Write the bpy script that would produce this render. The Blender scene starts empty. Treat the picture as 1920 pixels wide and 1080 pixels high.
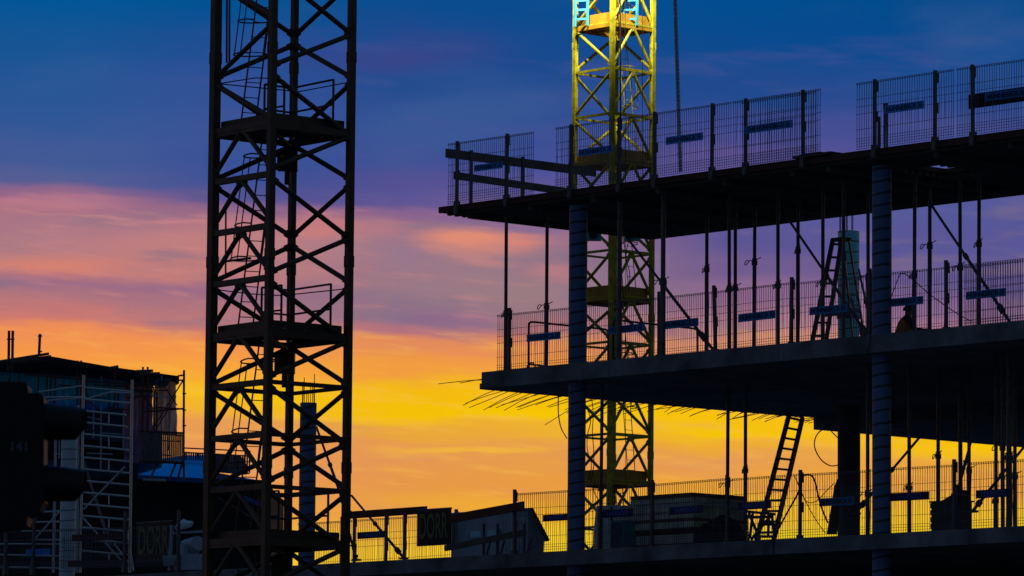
import bpy, bmesh, math, random
from mathutils import Vector, Matrix
random.seed(7)
S = bpy.context.scene
COL = S.collection

# ------------------------------------------------------------------ camera
FOC = 9400.0                      # focal length in units of the 1920 px wide frame
PITCH, ROLL = math.radians(6.25), math.radians(0.5)
EYE = Vector((0, 0, 1.6))
r0 = Vector((1, 0, 0)); u0 = Vector((0, -math.sin(PITCH), math.cos(PITCH))); FWD = Vector((0, math.cos(PITCH), math.sin(PITCH)))
RGT = r0*math.cos(ROLL)+u0*math.sin(ROLL); UPV = u0*math.cos(ROLL)-r0*math.sin(ROLL)
cd = bpy.data.cameras.new('camera'); cam = bpy.data.objects.new('camera', cd); COL.objects.link(cam)
M = Matrix((RGT, UPV, -FWD)).transposed().to_4x4(); M.translation = EYE
cam.matrix_world = M
cd.sensor_width = 36; cd.lens = FOC/1920*36; cd.clip_start = 0.5; cd.clip_end = 5000
cd.dof.use_dof = True; cd.dof.focus_distance = 103; cd.dof.aperture_fstop = 9
S.camera = cam

# ------------------------------------------------------------------ world : dusk sky
def lin(c):
    return tuple((v/255/12.92) if v/255 <= .04045 else ((v/255+.055)/1.055)**2.4 for v in c)+(1,)
def el(y): return PITCH+math.atan((540-y)/FOC)
SKY = [  # azimuth in photo columns, then (photo row, colour)
 (120, [(-60,(0,86,152)),(0,(2,86,150)),(100,(22,84,148)),(200,(42,86,150)),(290,(66,88,150)),(340,(92,92,146)),(368,(150,102,136)),(395,(174,112,132)),(440,(172,118,134)),(480,(184,124,130)),(520,(198,126,120)),(548,(158,108,132)),(575,(176,116,124)),(602,(204,120,112)),(625,(240,142,84)),(690,(245,152,70)),(730,(246,176,44)),(760,(240,168,60)),(830,(232,150,84)),(1000,(238,160,66)),(1080,(242,170,60))]),
 (440, [(-60,(2,82,146)),(0,(4,80,144)),(100,(34,76,146)),(180,(52,80,150)),(250,(58,84,150)),(330,(56,80,150)),(372,(80,82,146)),(400,(140,100,136)),(425,(180,120,130)),(470,(194,128,126)),(520,(194,124,122)),(556,(152,106,134)),(590,(180,118,124)),(618,(216,128,104)),(645,(244,150,76)),(700,(248,170,50)),(738,(246,196,10)),(765,(244,184,34)),(795,(230,156,84)),(900,(234,152,90)),(960,(238,158,74)),(1030,(246,196,56)),(1080,(246,200,50))]),
 (750, [(-60,(8,76,142)),(0,(12,76,142)),(60,(24,74,142)),(110,(56,70,136)),(150,(34,76,142)),(220,(48,80,146)),(300,(60,80,148)),(335,(82,80,146)),(380,(92,84,148)),(405,(138,100,140)),(435,(168,118,132)),(470,(152,118,138)),(520,(156,120,134)),(560,(146,116,134)),(600,(138,110,134)),(622,(176,112,126)),(645,(226,138,92)),(700,(240,156,64)),(735,(244,186,16)),(770,(244,192,6)),(796,(232,164,60)),(830,(230,152,82)),(900,(230,152,74)),(960,(234,162,62)),(1030,(246,196,50)),(1080,(246,200,44))]),
 (1000,[(-60,(10,74,140)),(0,(10,76,142)),(120,(24,74,142)),(220,(44,76,144)),(300,(62,80,150)),(355,(90,84,148)),(385,(112,92,150)),(415,(136,104,148)),(450,(164,118,134)),(490,(150,118,134)),(540,(156,124,130)),(580,(154,120,130)),(610,(176,118,124)),(650,(236,146,84)),(690,(244,156,68)),(735,(246,188,14)),(775,(246,198,4)),(800,(238,176,46)),(840,(230,156,76)),(920,(234,156,62)),(960,(240,172,50)),(1030,(248,206,46)),(1080,(248,206,40))]),
 (1360,[(-60,(0,78,142)),(0,(2,78,144)),(100,(12,74,142)),(180,(34,74,142)),(240,(66,78,148)),(300,(100,86,150)),(380,(88,88,152)),(450,(92,84,146)),(510,(114,92,142)),(560,(146,106,142)),(610,(178,126,138)),(650,(226,152,116)),(700,(244,160,70)),(750,(246,190,14)),(800,(246,196,4)),(822,(238,170,50)),(850,(228,152,84)),(900,(238,164,60)),(950,(240,180,50)),(1000,(236,204,40)),(1080,(240,206,40))]),
 (1780,[(-60,(0,72,136)),(0,(0,74,138)),(90,(8,74,142)),(170,(40,74,142)),(240,(72,78,146)),(380,(84,88,152)),(450,(88,86,150)),(520,(104,90,146)),(580,(138,104,144)),(620,(176,122,146)),(700,(226,150,100)),(780,(242,182,40)),(830,(246,194,6)),(870,(234,166,60)),(900,(232,160,70)),(950,(240,190,46)),(1000,(240,200,36)),(1080,(240,200,36))]),
]
W = bpy.data.worlds.new('World'); S.world = W; W.use_nodes = True
nt = W.node_tree; nt.nodes.clear(); L = nt.links.new
def N(t, **k):
    n = nt.nodes.new(t)
    for a, b in k.items(): setattr(n, a, b)
    return n
def mth(op, a, b=None, c=None, clamp=False):
    n = N('ShaderNodeMath', operation=op, use_clamp=clamp)
    for i, v in enumerate((a, b, c)):
        if v is None: continue
        if isinstance(v, (int, float)): n.inputs[i].default_value = v
        else: L(v, n.inputs[i])
    return n.outputs[0]
tc = N('ShaderNodeTexCoord'); sp = N('ShaderNodeSeparateXYZ'); L(tc.outputs['Generated'], sp.inputs[0])
X, Y, Z = sp.outputs
az = mth('ARCTAN2', X, Y); elv = mth('ARCSINE', Z)
# streaky cloud warp, stretched along the horizon and a little inclined
def streak(sa, se, slant, scale, detail, off):
    cx = N('ShaderNodeCombineXYZ')
    L(mth('MULTIPLY', az, sa), cx.inputs[0]); L(mth('MULTIPLY', mth('ADD', elv, mth('MULTIPLY', az, slant)), se), cx.inputs[1]); cx.inputs[2].default_value = off
    n = N('ShaderNodeTexNoise'); n.inputs['Scale'].default_value = scale; n.inputs['Detail'].default_value = detail; n.inputs['Roughness'].default_value = .55
    L(cx.outputs[0], n.inputs['Vector']); return mth('SUBTRACT', n.outputs['Fac'], .5)
n1 = streak(14, 60, .10, 1.0, 5, 3.1)
n2 = streak(40, 260, .06, 1.0, 6, 7.7)
w = mth('ADD', mth('MULTIPLY', n1, .0095), mth('MULTIPLY', n2, .0052))
e2 = mth('ADD', elv, w)
LO, HI = el(1090), el(-60)
tt = mth('DIVIDE', mth('SUBTRACT', e2, LO), HI-LO, clamp=True)
prev = None; paz = None
for (cx_, stops) in SKY:
    rp = N('ShaderNodeValToRGB'); cr = rp.color_ramp; cr.interpolation = 'B_SPLINE' if False else 'EASE'
    st = sorted([((el(y)-LO)/(HI-LO), c) for y, c in stops])
    while len(cr.elements) < len(st): cr.elements.new(.5)
    for e_, (p_, c) in zip(cr.elements, st): e_.position = max(0, min(1, p_))
    for e_, (p_, c) in zip(cr.elements, st): e_.color = lin(c)
    L(tt, rp.inputs[0])
    a = math.atan((cx_-960)/FOC)
    if prev is None: prev = rp.outputs[0]
    else:
        f = mth('DIVIDE', mth('SUBTRACT', az, paz), a-paz, clamp=True)
        mx = N('ShaderNodeMix', data_type='RGBA'); L(f, mx.inputs[0]); L(prev, mx.inputs[6]); L(rp.outputs[0], mx.inputs[7]); prev = mx.outputs[2]
    paz = a
def cloud(cx_, cy_, sx, sy, col, amt):   # a lit cloud bank, soft and ragged, fixed in the sky
    global prev
    a = math.atan((cx_-960)/FOC); e_ = el(cy_)
    dx = mth('DIVIDE', mth('SUBTRACT', mth('ADD', az, mth('MULTIPLY', n1, .012)), a), sx/FOC)
    dy = mth('DIVIDE', mth('SUBTRACT', mth('ADD', elv, mth('MULTIPLY', n2, .006)), e_), sy/FOC)
    d = mth('SQRT', mth('ADD', mth('MULTIPLY', dx, dx), mth('MULTIPLY', dy, dy)))
    mr = N('ShaderNodeMapRange', interpolation_type='SMOOTHSTEP'); L(d, mr.inputs[0])
    mr.inputs[1].default_value = 1.25; mr.inputs[2].default_value = .25; mr.inputs[3].default_value = 0; mr.inputs[4].default_value = amt
    mx = N('ShaderNodeMix', data_type='RGBA'); L(mr.outputs[0], mx.inputs[0]); L(prev, mx.inputs[6]); mx.inputs[7].default_value = lin(col); prev = mx.outputs[2]
cloud(880, 450, 120, 32, (226,140,116), .95)
cloud(905, 478, 90, 26, (200,132,122), .6)
cloud(1050, 505, 70, 22, (190,124,130), .7)
cloud(985, 452, 50, 22, (226,134,112), .6)
cloud(590, 425, 75, 28, (214,128,118), .55)
cloud(700, 425, 60, 22, (186,122,132), .5)
cloud(90, 392, 150, 12, (196,126,138), .6)
cloud(230, 414, 170, 5, (214,136,138), .5)
cloud(70, 512, 140, 22, (222,130,110), .6)
cloud(900, 846, 170, 9, (244,184,54), .75)
cloud(1330, 895, 90, 18, (242,172,50), .6)
cloud(760, 846, 70, 9, (240,176,66), .5)
cloud(830, 600, 120, 14, (140,100,140), .6)
# mottled mauve and grey cloud layers over the middle of the sky, paler veils above
n3 = streak(34, 210, .05, 1.0, 8, 21.3); n4 = streak(16, 46, -.08, 1.0, 7, 33.9); n5 = streak(70, 560, .08, 1.0, 8, 40.2)
def ss(v, a, b):
    m_ = N('ShaderNodeMapRange', interpolation_type='SMOOTHSTEP'); L(v, m_.inputs[0]); m_.inputs[1].default_value = a; m_.inputs[2].default_value = b; return m_.outputs[0]
def veil(src, a, b, y_lo0, y_lo1, y_hi0, y_hi1, col, amt, xm=None):
    global prev
    if xm: amt = mth('MULTIPLY', ss(az, math.atan((xm[0]-960)/FOC), math.atan((xm[1]-960)/FOC)), amt)
    f = mth('MULTIPLY', mth('MULTIPLY', ss(src, a, b), ss(elv, el(y_lo0), el(y_lo1))), mth('MULTIPLY', ss(elv, el(y_hi1), el(y_hi0)), amt))
    m_ = N('ShaderNodeMix', data_type='RGBA'); L(f, m_.inputs[0]); L(prev, m_.inputs[6]); m_.inputs[7].default_value = lin(col); prev = m_.outputs[2]
veil(n3, -.02, .20, 660, 600, 420, 340, (134,112,134), .65)
veil(n4, .0, .25, 640, 560, 460, 380, (150,118,132), .6, (1250,950))
veil(n5, .02, .22, 620, 580, 420, 370, (208,138,134), .35, (1120,860))
veil(n4, -.02, .22, 420, 330, 60, -40, (66,96,152), .40)
veil(n3, .02, .22, 380, 330, 120, 20, (76,84,148), .35)
veil(n5, .0, .2, 1000, 900, 640, 600, (250,190,80), .30)
veil(n3, .02, .22, 1040, 940, 800, 770, (222,146,92), .5)
# higher sky and the sky behind the camera: deep dusk blue; below the horizon: dark
hi = N('ShaderNodeValToRGB'); hc = hi.color_ramp
hc.elements[0].position = 0; hc.elements[0].color = (0, .088, .30, 1)
hc.elements[1].position = 1; hc.elements[1].color = (.006, .05, .17, 1)
L(mth('DIVIDE', mth('SUBTRACT', elv, HI), 1.3, clamp=True), hi.inputs[0])
mx = N('ShaderNodeMix', data_type='RGBA'); L(mth('DIVIDE', mth('SUBTRACT', elv, HI), .06, clamp=True), mx.inputs[0]); L(prev, mx.inputs[6]); L(hi.outputs[0], mx.inputs[7]); prev = mx.outputs[2]
mx = N('ShaderNodeMix', data_type='RGBA'); L(mth('DIVIDE', mth('ADD', Y, -.15), .6, clamp=True), mx.inputs[0]); mx.inputs[6].default_value = (.034, .056, .10, 1); L(prev, mx.inputs[7]); prev = mx.outputs[2]
mx = N('ShaderNodeMix', data_type='RGBA'); L(mth('DIVIDE', mth('ADD', Z, .03), .03, clamp=True), mx.inputs[0]); mx.inputs[6].default_value = (.003, .004, .006, 1); L(prev, mx.inputs[7]); prev = mx.outputs[2]
bg = N('ShaderNodeBackground'); L(prev, bg.inputs[0]); bg.inputs[1].default_value = 1.0
wo = N('ShaderNodeOutputWorld'); L(bg.outputs[0], wo.inputs[0])

# last glow of the set sun, from behind the site
sd = bpy.data.lights.new('sun', 'SUN'); sd.energy = .06; sd.angle = math.radians(10); sd.color = (1, .55, .25)
so = bpy.data.objects.new('sun', sd); COL.objects.link(so); so.rotation_euler = (math.radians(-88), 0, math.radians(-6))
so.location = (0, 0, 60)
S.view_settings.view_transform = 'Standard'; S.view_settings.look = 'None'; S.view_settings.exposure = 0; S.view_settings.gamma = 1
S.cycles.use_denoising = True
S.cycles.sample_clamp_indirect = 4

# ------------------------------------------------------------------ materials
MAT = {}
def mat(name, col, rough=.7, metal=0, noise=0, nscale=6, trans=0, bands=None, col2=None, bump=0):
    m = bpy.data.materials.new(name); m.use_nodes = True; t = m.node_tree; l = t.links.new
    b = t.nodes['Principled BSDF']; b.inputs['Roughness'].default_value = rough; b.inputs['Metallic'].default_value = metal
    b.inputs['Specular IOR Level'].default_value = .3
    src = None
    tx = t.nodes.new('ShaderNodeTexCoord')
    if noise or col2:
        n = t.nodes.new('ShaderNodeTexNoise'); n.inputs['Scale'].default_value = nscale; n.inputs['Detail'].default_value = 6; n.inputs['Roughness'].default_value = .65
        l(tx.outputs['Object'], n.inputs['Vector'])
        r = t.nodes.new('ShaderNodeMapRange'); l(n.outputs['Fac'], r.inputs[0]); r.inputs[1].default_value = .35; r.inputs[2].default_value = .68
        x = t.nodes.new('ShaderNodeMix'); x.data_type = 'RGBA'; l(r.outputs[0], x.inputs[0])
        x.inputs[6].default_value = tuple(c*(1-noise) for c in col)+(1,); x.inputs[7].default_value = (tuple(col2) if col2 else tuple(min(1, c*(1+noise)) for c in col))+(1,)
        src = x.outputs[2]
        if bump:
            bp = t.nodes.new('ShaderNodeBump'); bp.inputs['Strength'].default_value = bump; bp.inputs['Distance'].default_value = .02; l(n.outputs['Fac'], bp.inputs['Height']); l(bp.outputs[0], b.inputs['Normal'])
    if bands:   # helical seam of a wound cardboard former / regular seams along z
        pitch, slope, width, bc = bands
        g = t.nodes.new('ShaderNodeNewGeometry'); s = t.nodes.new('ShaderNodeSeparateXYZ'); l(g.outputs['Position'], s.inputs[0])
        def mm(op, a, c_):
            q = t.nodes.new('ShaderNodeMath'); q.operation = op
            for i, v in enumerate((a, c_)):
                if isinstance(v, (int, float)): q.inputs[i].default_value = v
                else: l(v, q.inputs[i])
            return q.outputs[0]
        z = mm('SUBTRACT', s.outputs[2], mm('MULTIPLY', s.outputs[0], slope))
        nn_ = t.nodes.new('ShaderNodeTexNoise'); nn_.inputs['Scale'].default_value = 2.3; nn_.inputs['Detail'].default_value = 5; l(g.outputs['Position'], nn_.inputs['Vector'])
        z = mm('ADD', z, mm('MULTIPLY', nn_.outputs['Fac'], .09))
        fr = mm('FRACT', mm('DIVIDE', z, pitch), 0); lt = mm('LESS_THAN', fr, width)
        x = t.nodes.new('ShaderNodeMix'); x.data_type = 'RGBA'; l(lt, x.inputs[0])
        if src: l(src, x.inputs[6])
        else: x.inputs[6].default_value = tuple(col)+(1,)
        x.inputs[7].default_value = tuple(bc)+(1,); src = x.outputs[2]
    if src: l(src, b.inputs['Base Color'])
    else: b.inputs['Base Color'].default_value = tuple(col)+(1,)
    if trans:
        tb = t.nodes.new('ShaderNodeBsdfTranslucent')
        if src: l(src, tb.inputs[0])
        else: tb.inputs[0].default_value = tuple(col)+(1,)
        ms = t.nodes.new('ShaderNodeMixShader'); ms.inputs[0].default_value = trans
        l(b.outputs[0], ms.inputs[1]); l(tb.outputs[0], ms.inputs[2]); l(ms.outputs[0], t.nodes['Material Output'].inputs[0])
    MAT[name] = m; return m
mat('concrete', (.19,.20,.21), .85, noise=.5, nscale=1.1, bump=.5)
mat('concrete_dark', (.16,.16,.15), .9, noise=.3, nscale=1.5)
mat('former', (.13,.20,.36), .6, noise=.12, nscale=3, bands=(.225, .17, .2, (.05,.06,.08)))
mat('former_pale', (.55,.66,.70), .6, noise=.12, nscale=3, bands=(.225, .05, .1, (.16,.2,.16)))
mat('former_teal', (.30,.92,.97), .5, noise=.12, nscale=3, bands=(.225, .10, .14, (.10,.22,.14)))
mat('ply', (.12,.050,.035), .8, noise=.3, nscale=3)
mat('ply_panel', (.20,.12,.07), .8, noise=.3, nscale=3)
mat('timber', (.15,.13,.10), .8, noise=.3, nscale=4)
mat('timber_red', (.16,.055,.035), .8, noise=.3, nscale=4)
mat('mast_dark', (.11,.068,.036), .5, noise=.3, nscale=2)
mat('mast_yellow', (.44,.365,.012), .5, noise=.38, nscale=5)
mat('yellow_deck', (.42,.21,.012), .5, noise=.2, nscale=3)
mat('steel', (.14,.13,.13), .5, metal=.4, noise=.3, nscale=5)
mat('steel_red', (.13,.06,.05), .6, metal=.2, noise=.3, nscale=5)
mat('alu', (.62,.66,.60), .45, metal=.5, noise=.1, nscale=8)
mat('wire', (.14,.15,.17), .45, metal=.6)
mat('rebar', (.10,.055,.04), .8)
mat('rubber', (.02,.02,.02), .7)
mat('sign_blue', (.22,.55,.95), .5, trans=.75)
mat('sign_navy', (.06,.05,.16), .5, trans=.3)
mat('pane_blue', (.35,.75,.9), .3)  # pale blue put into the base colour for sky reflected in the glass
mat('ink', (.008,.010,.03), .6)
mat('ink_blue', (.10,.18,.55), .5)
mat('sign_black', (.015,.015,.015), .5)
mat('ink_yellow', (.20,.19,.06), .5)
mat('turquoise', (.05,.32,.40), .45, noise=.1, nscale=4)
mat('sheet_blue', (.02,.22,.62), .12, metal=.5, noise=.2, nscale=1)
mat('sheet_white', (1,.86,.80), .6, noise=.12, nscale=1.5, trans=.92)
mat('tarp_blue', (.0,.50,.95), .5, noise=.15, nscale=1.2, trans=.93)
mat('sheet_net', (.10,.16,.24), .8, noise=.3, nscale=2)
mat('wall_dark', (.02,.02,.022), .9, noise=.4, nscale=1)
mat('clad_purple', (.55,.42,.62), .6, noise=.25, nscale=1.3, trans=.65)
mat('corrugate', (.42,.50,.56), .5, noise=.2, nscale=1.5)
mat('board_red', (.12,.035,.03), .7, noise=.3, nscale=3)
mat('wrap', (.72,.92,.86), .35, noise=.25, nscale=3, trans=.2)
mat('board_stack', (.72,.76,.52), .7, noise=.3, nscale=3)
mat('signal_black', (.008,.008,.009), .55)
mat('grey_ink', (.13,.14,.17), .6)
mat('glass_dark', (.02,.02,.02), .1)
mat('vest', (1,.27,.02), .6, noise=.12, nscale=9)
mat('cloth_dark', (.012,.012,.016), .9)
mat('skin', (.35,.2,.14), .6)
mat('hair', (.012,.010,.010), .7)
mat('ground', (.27,.25,.23), .95, noise=.4, nscale=.4)
mat('asphalt', (.045,.045,.045), .9, noise=.2, nscale=2)
mat('lamp_body', (.3,.3,.3), .4, metal=.5)
lm = bpy.data.materials.new('lamp_glow'); lm.use_nodes = True
_b = lm.node_tree.nodes['Principled BSDF']; _b.inputs['Emission Color'].default_value = (.75,1,.95,1); _b.inputs['Emission Strength'].default_value = 12; MAT['lamp_glow'] = lm

# ------------------------------------------------------------------ site frame & measuring
A = math.radians(41.6)
DU = Vector((math.sin(A), -math.cos(A), 0)); DV = Vector((math.cos(A), math.sin(A), 0)); UZ = Vector((0, 0, 1))
ORG = Vector((-.59423, 100, 0))
def ray(x, y): return FWD+RGT*((x-960)/FOC)+UPV*((540-y)/FOC)
def prj(p):
    d = p-EYE; k = d.dot(FWD); return 960+FOC*d.dot(RGT)/k, 540-FOC*d.dot(UPV)/k
def at(x, y, dist): r = ray(x, y); return EYE+r*(dist/r.y)
def P(u, v, z): return ORG+DU*u+DV*v+UZ*z
def pv(x, y, v):            # survey point (x,y) on the vertical plane v -> u, z
    r = ray(x, y); k = ((ORG-EYE).dot(DV)+v)/r.dot(DV); p = EYE+r*k; return (p-ORG).dot(DU), p.z
def ua(x, v, z):            # u of the vertical seen at column x
    a, b = -30., 30.
    for _ in range(40):
        m = (a+b)/2
        if prj(P(m, v, z))[0] < x: a = m
        else: b = m
    return a
ZL, ZM, ZT = 7.18, 10.85, 14.30     # tops of the three decks
ZMU, ZTU = 10.50, 14.02             # undersides that props reach

# ------------------------------------------------------------------ mesh helpers
WL = {}
def frame(d, ref=UZ):
    d = d.normalized(); r = ref
    if abs(d.dot(r)) > .98: r = DV
    s = d.cross(r).normalized(); t = s.cross(d).normalized(); return d, s, t
class MB:
    def __init__(s): s.v = []; s.f = []; s.sm = []
    def add(s, vs, fs, sm=False):
        o = len(s.v); s.v += [Vector(v) for v in vs]; s.f += [tuple(i+o for i in f) for f in fs]; s.sm += [sm]*len(fs); return s
    def box(s, c, ax, ay, az_, hx, hy, hz):
        vs = [c+ax*(i*hx)+ay*(j*hy)+az_*(k*hz) for i in (-1, 1) for j in (-1, 1) for k in (-1, 1)]
        return s.add(vs, [(0,1,3,2),(4,6,7,5),(0,4,5,1),(2,3,7,6),(0,2,6,4),(1,5,7,3)])
    def uvbox(s, a, b, c, d, e, f):   # u0,u1,v0,v1,z0,z1
        return s.box(P((a+b)/2, (c+d)/2, (e+f)/2), DU, DV, UZ, abs(b-a)/2, abs(d-c)/2, abs(f-e)/2)
    def bar(s, p, q, w, h=None, ref=UZ):   # rectangular bar, w sideways, h along ref
        h = w if h is None else h; d, a, t = frame(q-p, ref); return s.box((p+q)/2, d, a, t, (q-p).length/2, w/2, h/2)
    def cyl(s, p, q, r, r2=None, n=10, caps=True):
        r2 = r if r2 is None else r2; d, a, t = frame(q-p); vs = []
        for c, rr in ((p, r), (q, r2)):
            for i in range(n): an = 2*math.pi*i/n; vs.append(c+a*(rr*math.cos(an))+t*(rr*math.sin(an)))
        s.add(vs, [(i, (i+1) % n, n+(i+1) % n, n+i) for i in range(n)], True)
        if caps: s.add(vs[:n], [tuple(range(n-1, -1, -1))]); s.add(vs[n:], [tuple(range(n))])
        return s
    def path(s, pts, r, n=7):
        vs = []; m = len(pts)
        for k, p in enumerate(pts):
            d = pts[min(k+1, m-1)]-pts[max(k-1, 0)]
            if k == 0: dd, a, t = frame(d)
            else:
                d = d.normalized(); a = (a-d*a.dot(d)).normalized(); t = a.cross(d)
            for i in range(n): an = 2*math.pi*i/n; vs.append(p+a*(r*math.cos(an))+t*(r*math.sin(an)))
        fs = [(k*n+i, k*n+(i+1) % n, (k+1)*n+(i+1) % n, (k+1)*n+i) for k in range(m-1) for i in range(n)]
        s.add(vs, fs, True); s.add(vs[:n], [tuple(range(n-1, -1, -1))]); s.add(vs[-n:], [tuple(range(n))]); return s
    def prism(s, pts, off):
        n = len(pts); vs = list(pts)+[p+off for p in pts]
        return s.add(vs, [tuple(range(n-1, -1, -1)), tuple(range(n, 2*n))]+[(i, (i+1) % n, n+(i+1) % n, n+i) for i in range(n)])
    def build(s, name, m, parent=None, label=None):
        me = bpy.data.meshes.new(name); w = WL.get(parent, Vector((0, 0, 0))) if parent else Vector((0, 0, 0))
        me.from_pydata([v-w for v in s.v], [], s.f); me.update()
        me.polygons.foreach_set('use_smooth', s.sm)
        bm = bmesh.new(); bm.from_mesh(me); bmesh.ops.recalc_face_normals(bm, faces=bm.faces); bm.to_mesh(me); bm.free()
        me.materials.append(MAT[m]); o = bpy.data.objects.new(name, me); COL.objects.link(o)
        if parent: o.parent = parent; WL[o] = w
        if label: o['label'] = label
        return o
def tag(o, label=None, cat=None, group=None, kind=None):
    if label: o['label'] = label
    if cat: o['category'] = cat
    if group: o['group'] = group
    if kind: o['kind'] = kind
    return o
def thing(name, label, cat, loc, group=None):
    o = bpy.data.objects.new(name, None); COL.objects.link(o); o.location = loc; o.empty_display_size = .3; WL[o] = Vector(loc)
    return tag(o, label, cat, group)
def copy_tree(o, parent=None):
    c = o.copy(); COL.objects.link(c)
    if parent: c.parent = parent
    for ch in list(o.children): copy_tree(ch, c)
    return c
def smooth(pts, n=6):      # Catmull-Rom
    out = []; q = [pts[0]]+list(pts)+[pts[-1]]
    for i in range(1, len(q)-2):
        for k in range(n):
            t = k/n; a, b, c, d = q[i-1:i+3]
            out.append(.5*((2*b)+(c-a)*t+(2*a-5*b+4*c-d)*t*t+(-a+3*b-3*c+d)*t**3))
    return out+[pts[-1]]
_dg = {}
def lettering(text, size, center, right, up, m, parent, depth=.006, wide=1.0, bold=0.0, name='lettering'):
    cu = bpy.data.curves.new('lettering', 'FONT'); cu.body = text; cu.size = size; cu.extrude = depth/2; cu.align_x = 'CENTER'; cu.align_y = 'CENTER'; cu.offset = bold
    o = bpy.data.objects.new('tmp', cu); COL.objects.link(o)
    me = bpy.data.meshes.new_from_object(o.evaluated_get(bpy.context.evaluated_depsgraph_get()))
    bpy.data.objects.remove(o); nrm = right.cross(up)
    mm = Matrix((right*wide, up, nrm)).transposed().to_4x4(); mm.translation = center-WL.get(parent, Vector((0, 0, 0)))
    me.transform(mm); me.materials.clear(); me.materials.append(MAT[m]); me.name = 'lettering'
    ob = bpy.data.objects.new(name, me); COL.objects.link(ob); ob.parent = parent; WL[ob] = WL.get(parent, Vector((0, 0, 0))); return ob
ORD = ['first','second','third','fourth','fifth','sixth','seventh','eighth','ninth','tenth','eleventh','twelfth','thirteenth','fourteenth','fifteenth','sixteenth','seventeenth','eighteenth','nineteenth','twentieth']

# ------------------------------------------------------------------ setting
g = MB(); g.add([(-3000,-300,0),(3000,-300,0),(3000,4000,0),(-3000,4000,0)], [(0,1,2,3)]); tag(g.build('ground', 'ground'), kind='structure')
g = MB(); g.add([(-300,6,.004),(300,6,.004),(300,60,.004),(-300,60,.004)], [(0,1,2,3)]); tag(g.build('road', 'asphalt'), kind='structure')
g = MB()
for i in range(-20, 20): g.add([(i*6,32.9,.008),(i*6+3,32.9,.008),(i*6+3,33.1,.008),(i*6,33.1,.008)], [(0,1,2,3)])
o = g.build('road_marking', 'alu'); tag(o, kind='structure')
g = MB(); g.box(Vector((0,61.5,.07)), r0, Vector((0,1,0)), UZ, 300, 1.5, .07); tag(g.build('pavement', 'concrete_dark'), kind='structure')

# ------------------------------------------------------------------ the unfinished building
bld = thing('unfinished_building', 'unfinished concrete frame building with open floor slabs and round columns', 'building', P(2.5, .35, 0))
uL, uR, vB = -17., 21., 16.
s = MB(); s.uvbox(uL, uR, 0, vB, ZL-.28, ZL); low = s.build('floor_slab', 'concrete', bld)
s = MB(); s.uvbox(0, uR, 0, vB, ZM-.33, ZM)
s.uvbox(-.08, 0, 0.02, 9.0, ZM-.34, ZM-.22)
s.uvbox(.1, uR-.1, 9.3, vB-.05, ZM-.60, ZM-.335); mid = s.build('floor_slab', 'concrete', bld)
s = MB(); s.uvbox(uL, uR, 0, vB, 3.2, 3.5); s.build('floor_slab', 'concrete_dark', bld)
s = MB(); s.uvbox(uL, uR, vB-.3, vB, 0.0, ZL-.3); s.build('basement_wall', 'concrete_dark', bld)
def column(u, v, z0, z1, r, m):
    c = MB(); c.cyl(P(u, v, z0), P(u, v, z1), r, n=32); return c.build('column', m, bld)
for u in (2.45, 10.79, 19.1): column(u, .36, ZM+.002, ZTU, .183, 'former')
for u in (-14.25, -5.9, 2.45, 10.79, 19.1):
    top = {-14.25: 10.36, -5.9: 10.60}.get(u, ZM-.332)
    c = column(u, .36, ZL+.002, top, .175, 'former_pale' if u < -10 else 'former')
    if u < 0:
        for k in range(9):
            an = k*.7; h = top+random.uniform(.42, .62) if k % 2 else top+random.uniform(.2, .5)
            b = MB(); b.cyl(P(u+.13*math.cos(an), .36+.13*math.sin(an), top-.02), P(u+.13*math.cos(an)+random.uniform(-.02,.02), .36+.13*math.sin(an), h), .008, n=6); b.build('rebar', 'rebar', c)
    column(u, .36, 3.502, ZL-.282, .175, 'former'); column(u, .36, 0.0, 3.198, .175, 'former')
column(2.46, 7.97, ZL+.002, ZM-.335, .235, 'concrete_dark'); column(10.79, 7.97, ZL+.002, ZM-.335, .235, 'concrete_dark')
# rebar projecting from the left edge of the middle slab
v = .05; k = 0
while v < 15.6 and k < 96:
    L_ = random.uniform(.95, 1.4); dz = random.uniform(.10,.28)*(1 if k > 2 else -.1); tw = random.uniform(-.22, .15)
    if v > 5: L_ *= random.uniform(.45, .8); dz *= random.uniform(.1, .8)
    z = ZM-(random.choice([.08,.14]) if k < 3 else random.choice([.27,.30])); b = MB()
    p0 = P(.02, v, z); tip = P(-L_, v+tw, z-dz-.03*L_)
    if k == 18: tip = P(-.95, v-.5, z-.55)
    midp = (p0+tip)/2+UZ*random.uniform(-.01, .035)
    b.path(smooth([p0, midp, tip], 4), .0075, n=5); b.build('rebar', 'rebar', mid)
    k += 1; v += random.uniform(.13, .21)
# turquoise column of the back row with starter bars
ut = ua(1591, 7.97, 12.5)
tcx = thing('unfinished_column', 'turquoise wrapped round column with bare bars on top behind the stepladder', 'column', P(ut, 7.97, ZM))
c = MB(); c.cyl(P(ut, 7.97, ZM+.003), P(ut, 7.97, pv(1591, 434, 7.97)[1]), .225, n=32); c.build('shaft', 'former_teal', tcx)
zt = pv(1591, 434, 7.97)[1]
c = MB()
for a in (0, 1): c.cyl(P(ut, 7.97, 12.35+a*.12), P(ut, 7.97, 12.43+a*.12), .25, n=24)
c.bar(P(ut-.45, 7.7, 12.45), P(ut+.45, 7.7, 12.45), .06, .1); c.build('clamp', 'steel', tcx)
for dx in (-.19, -.16, .0, .03, .19, .16):
    c = MB(); c.cyl(P(ut+dx, 7.9, zt-.05), P(ut+dx, 7.9, zt+.55), .009, n=6); c.build('rebar', 'rebar', tcx)

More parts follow.
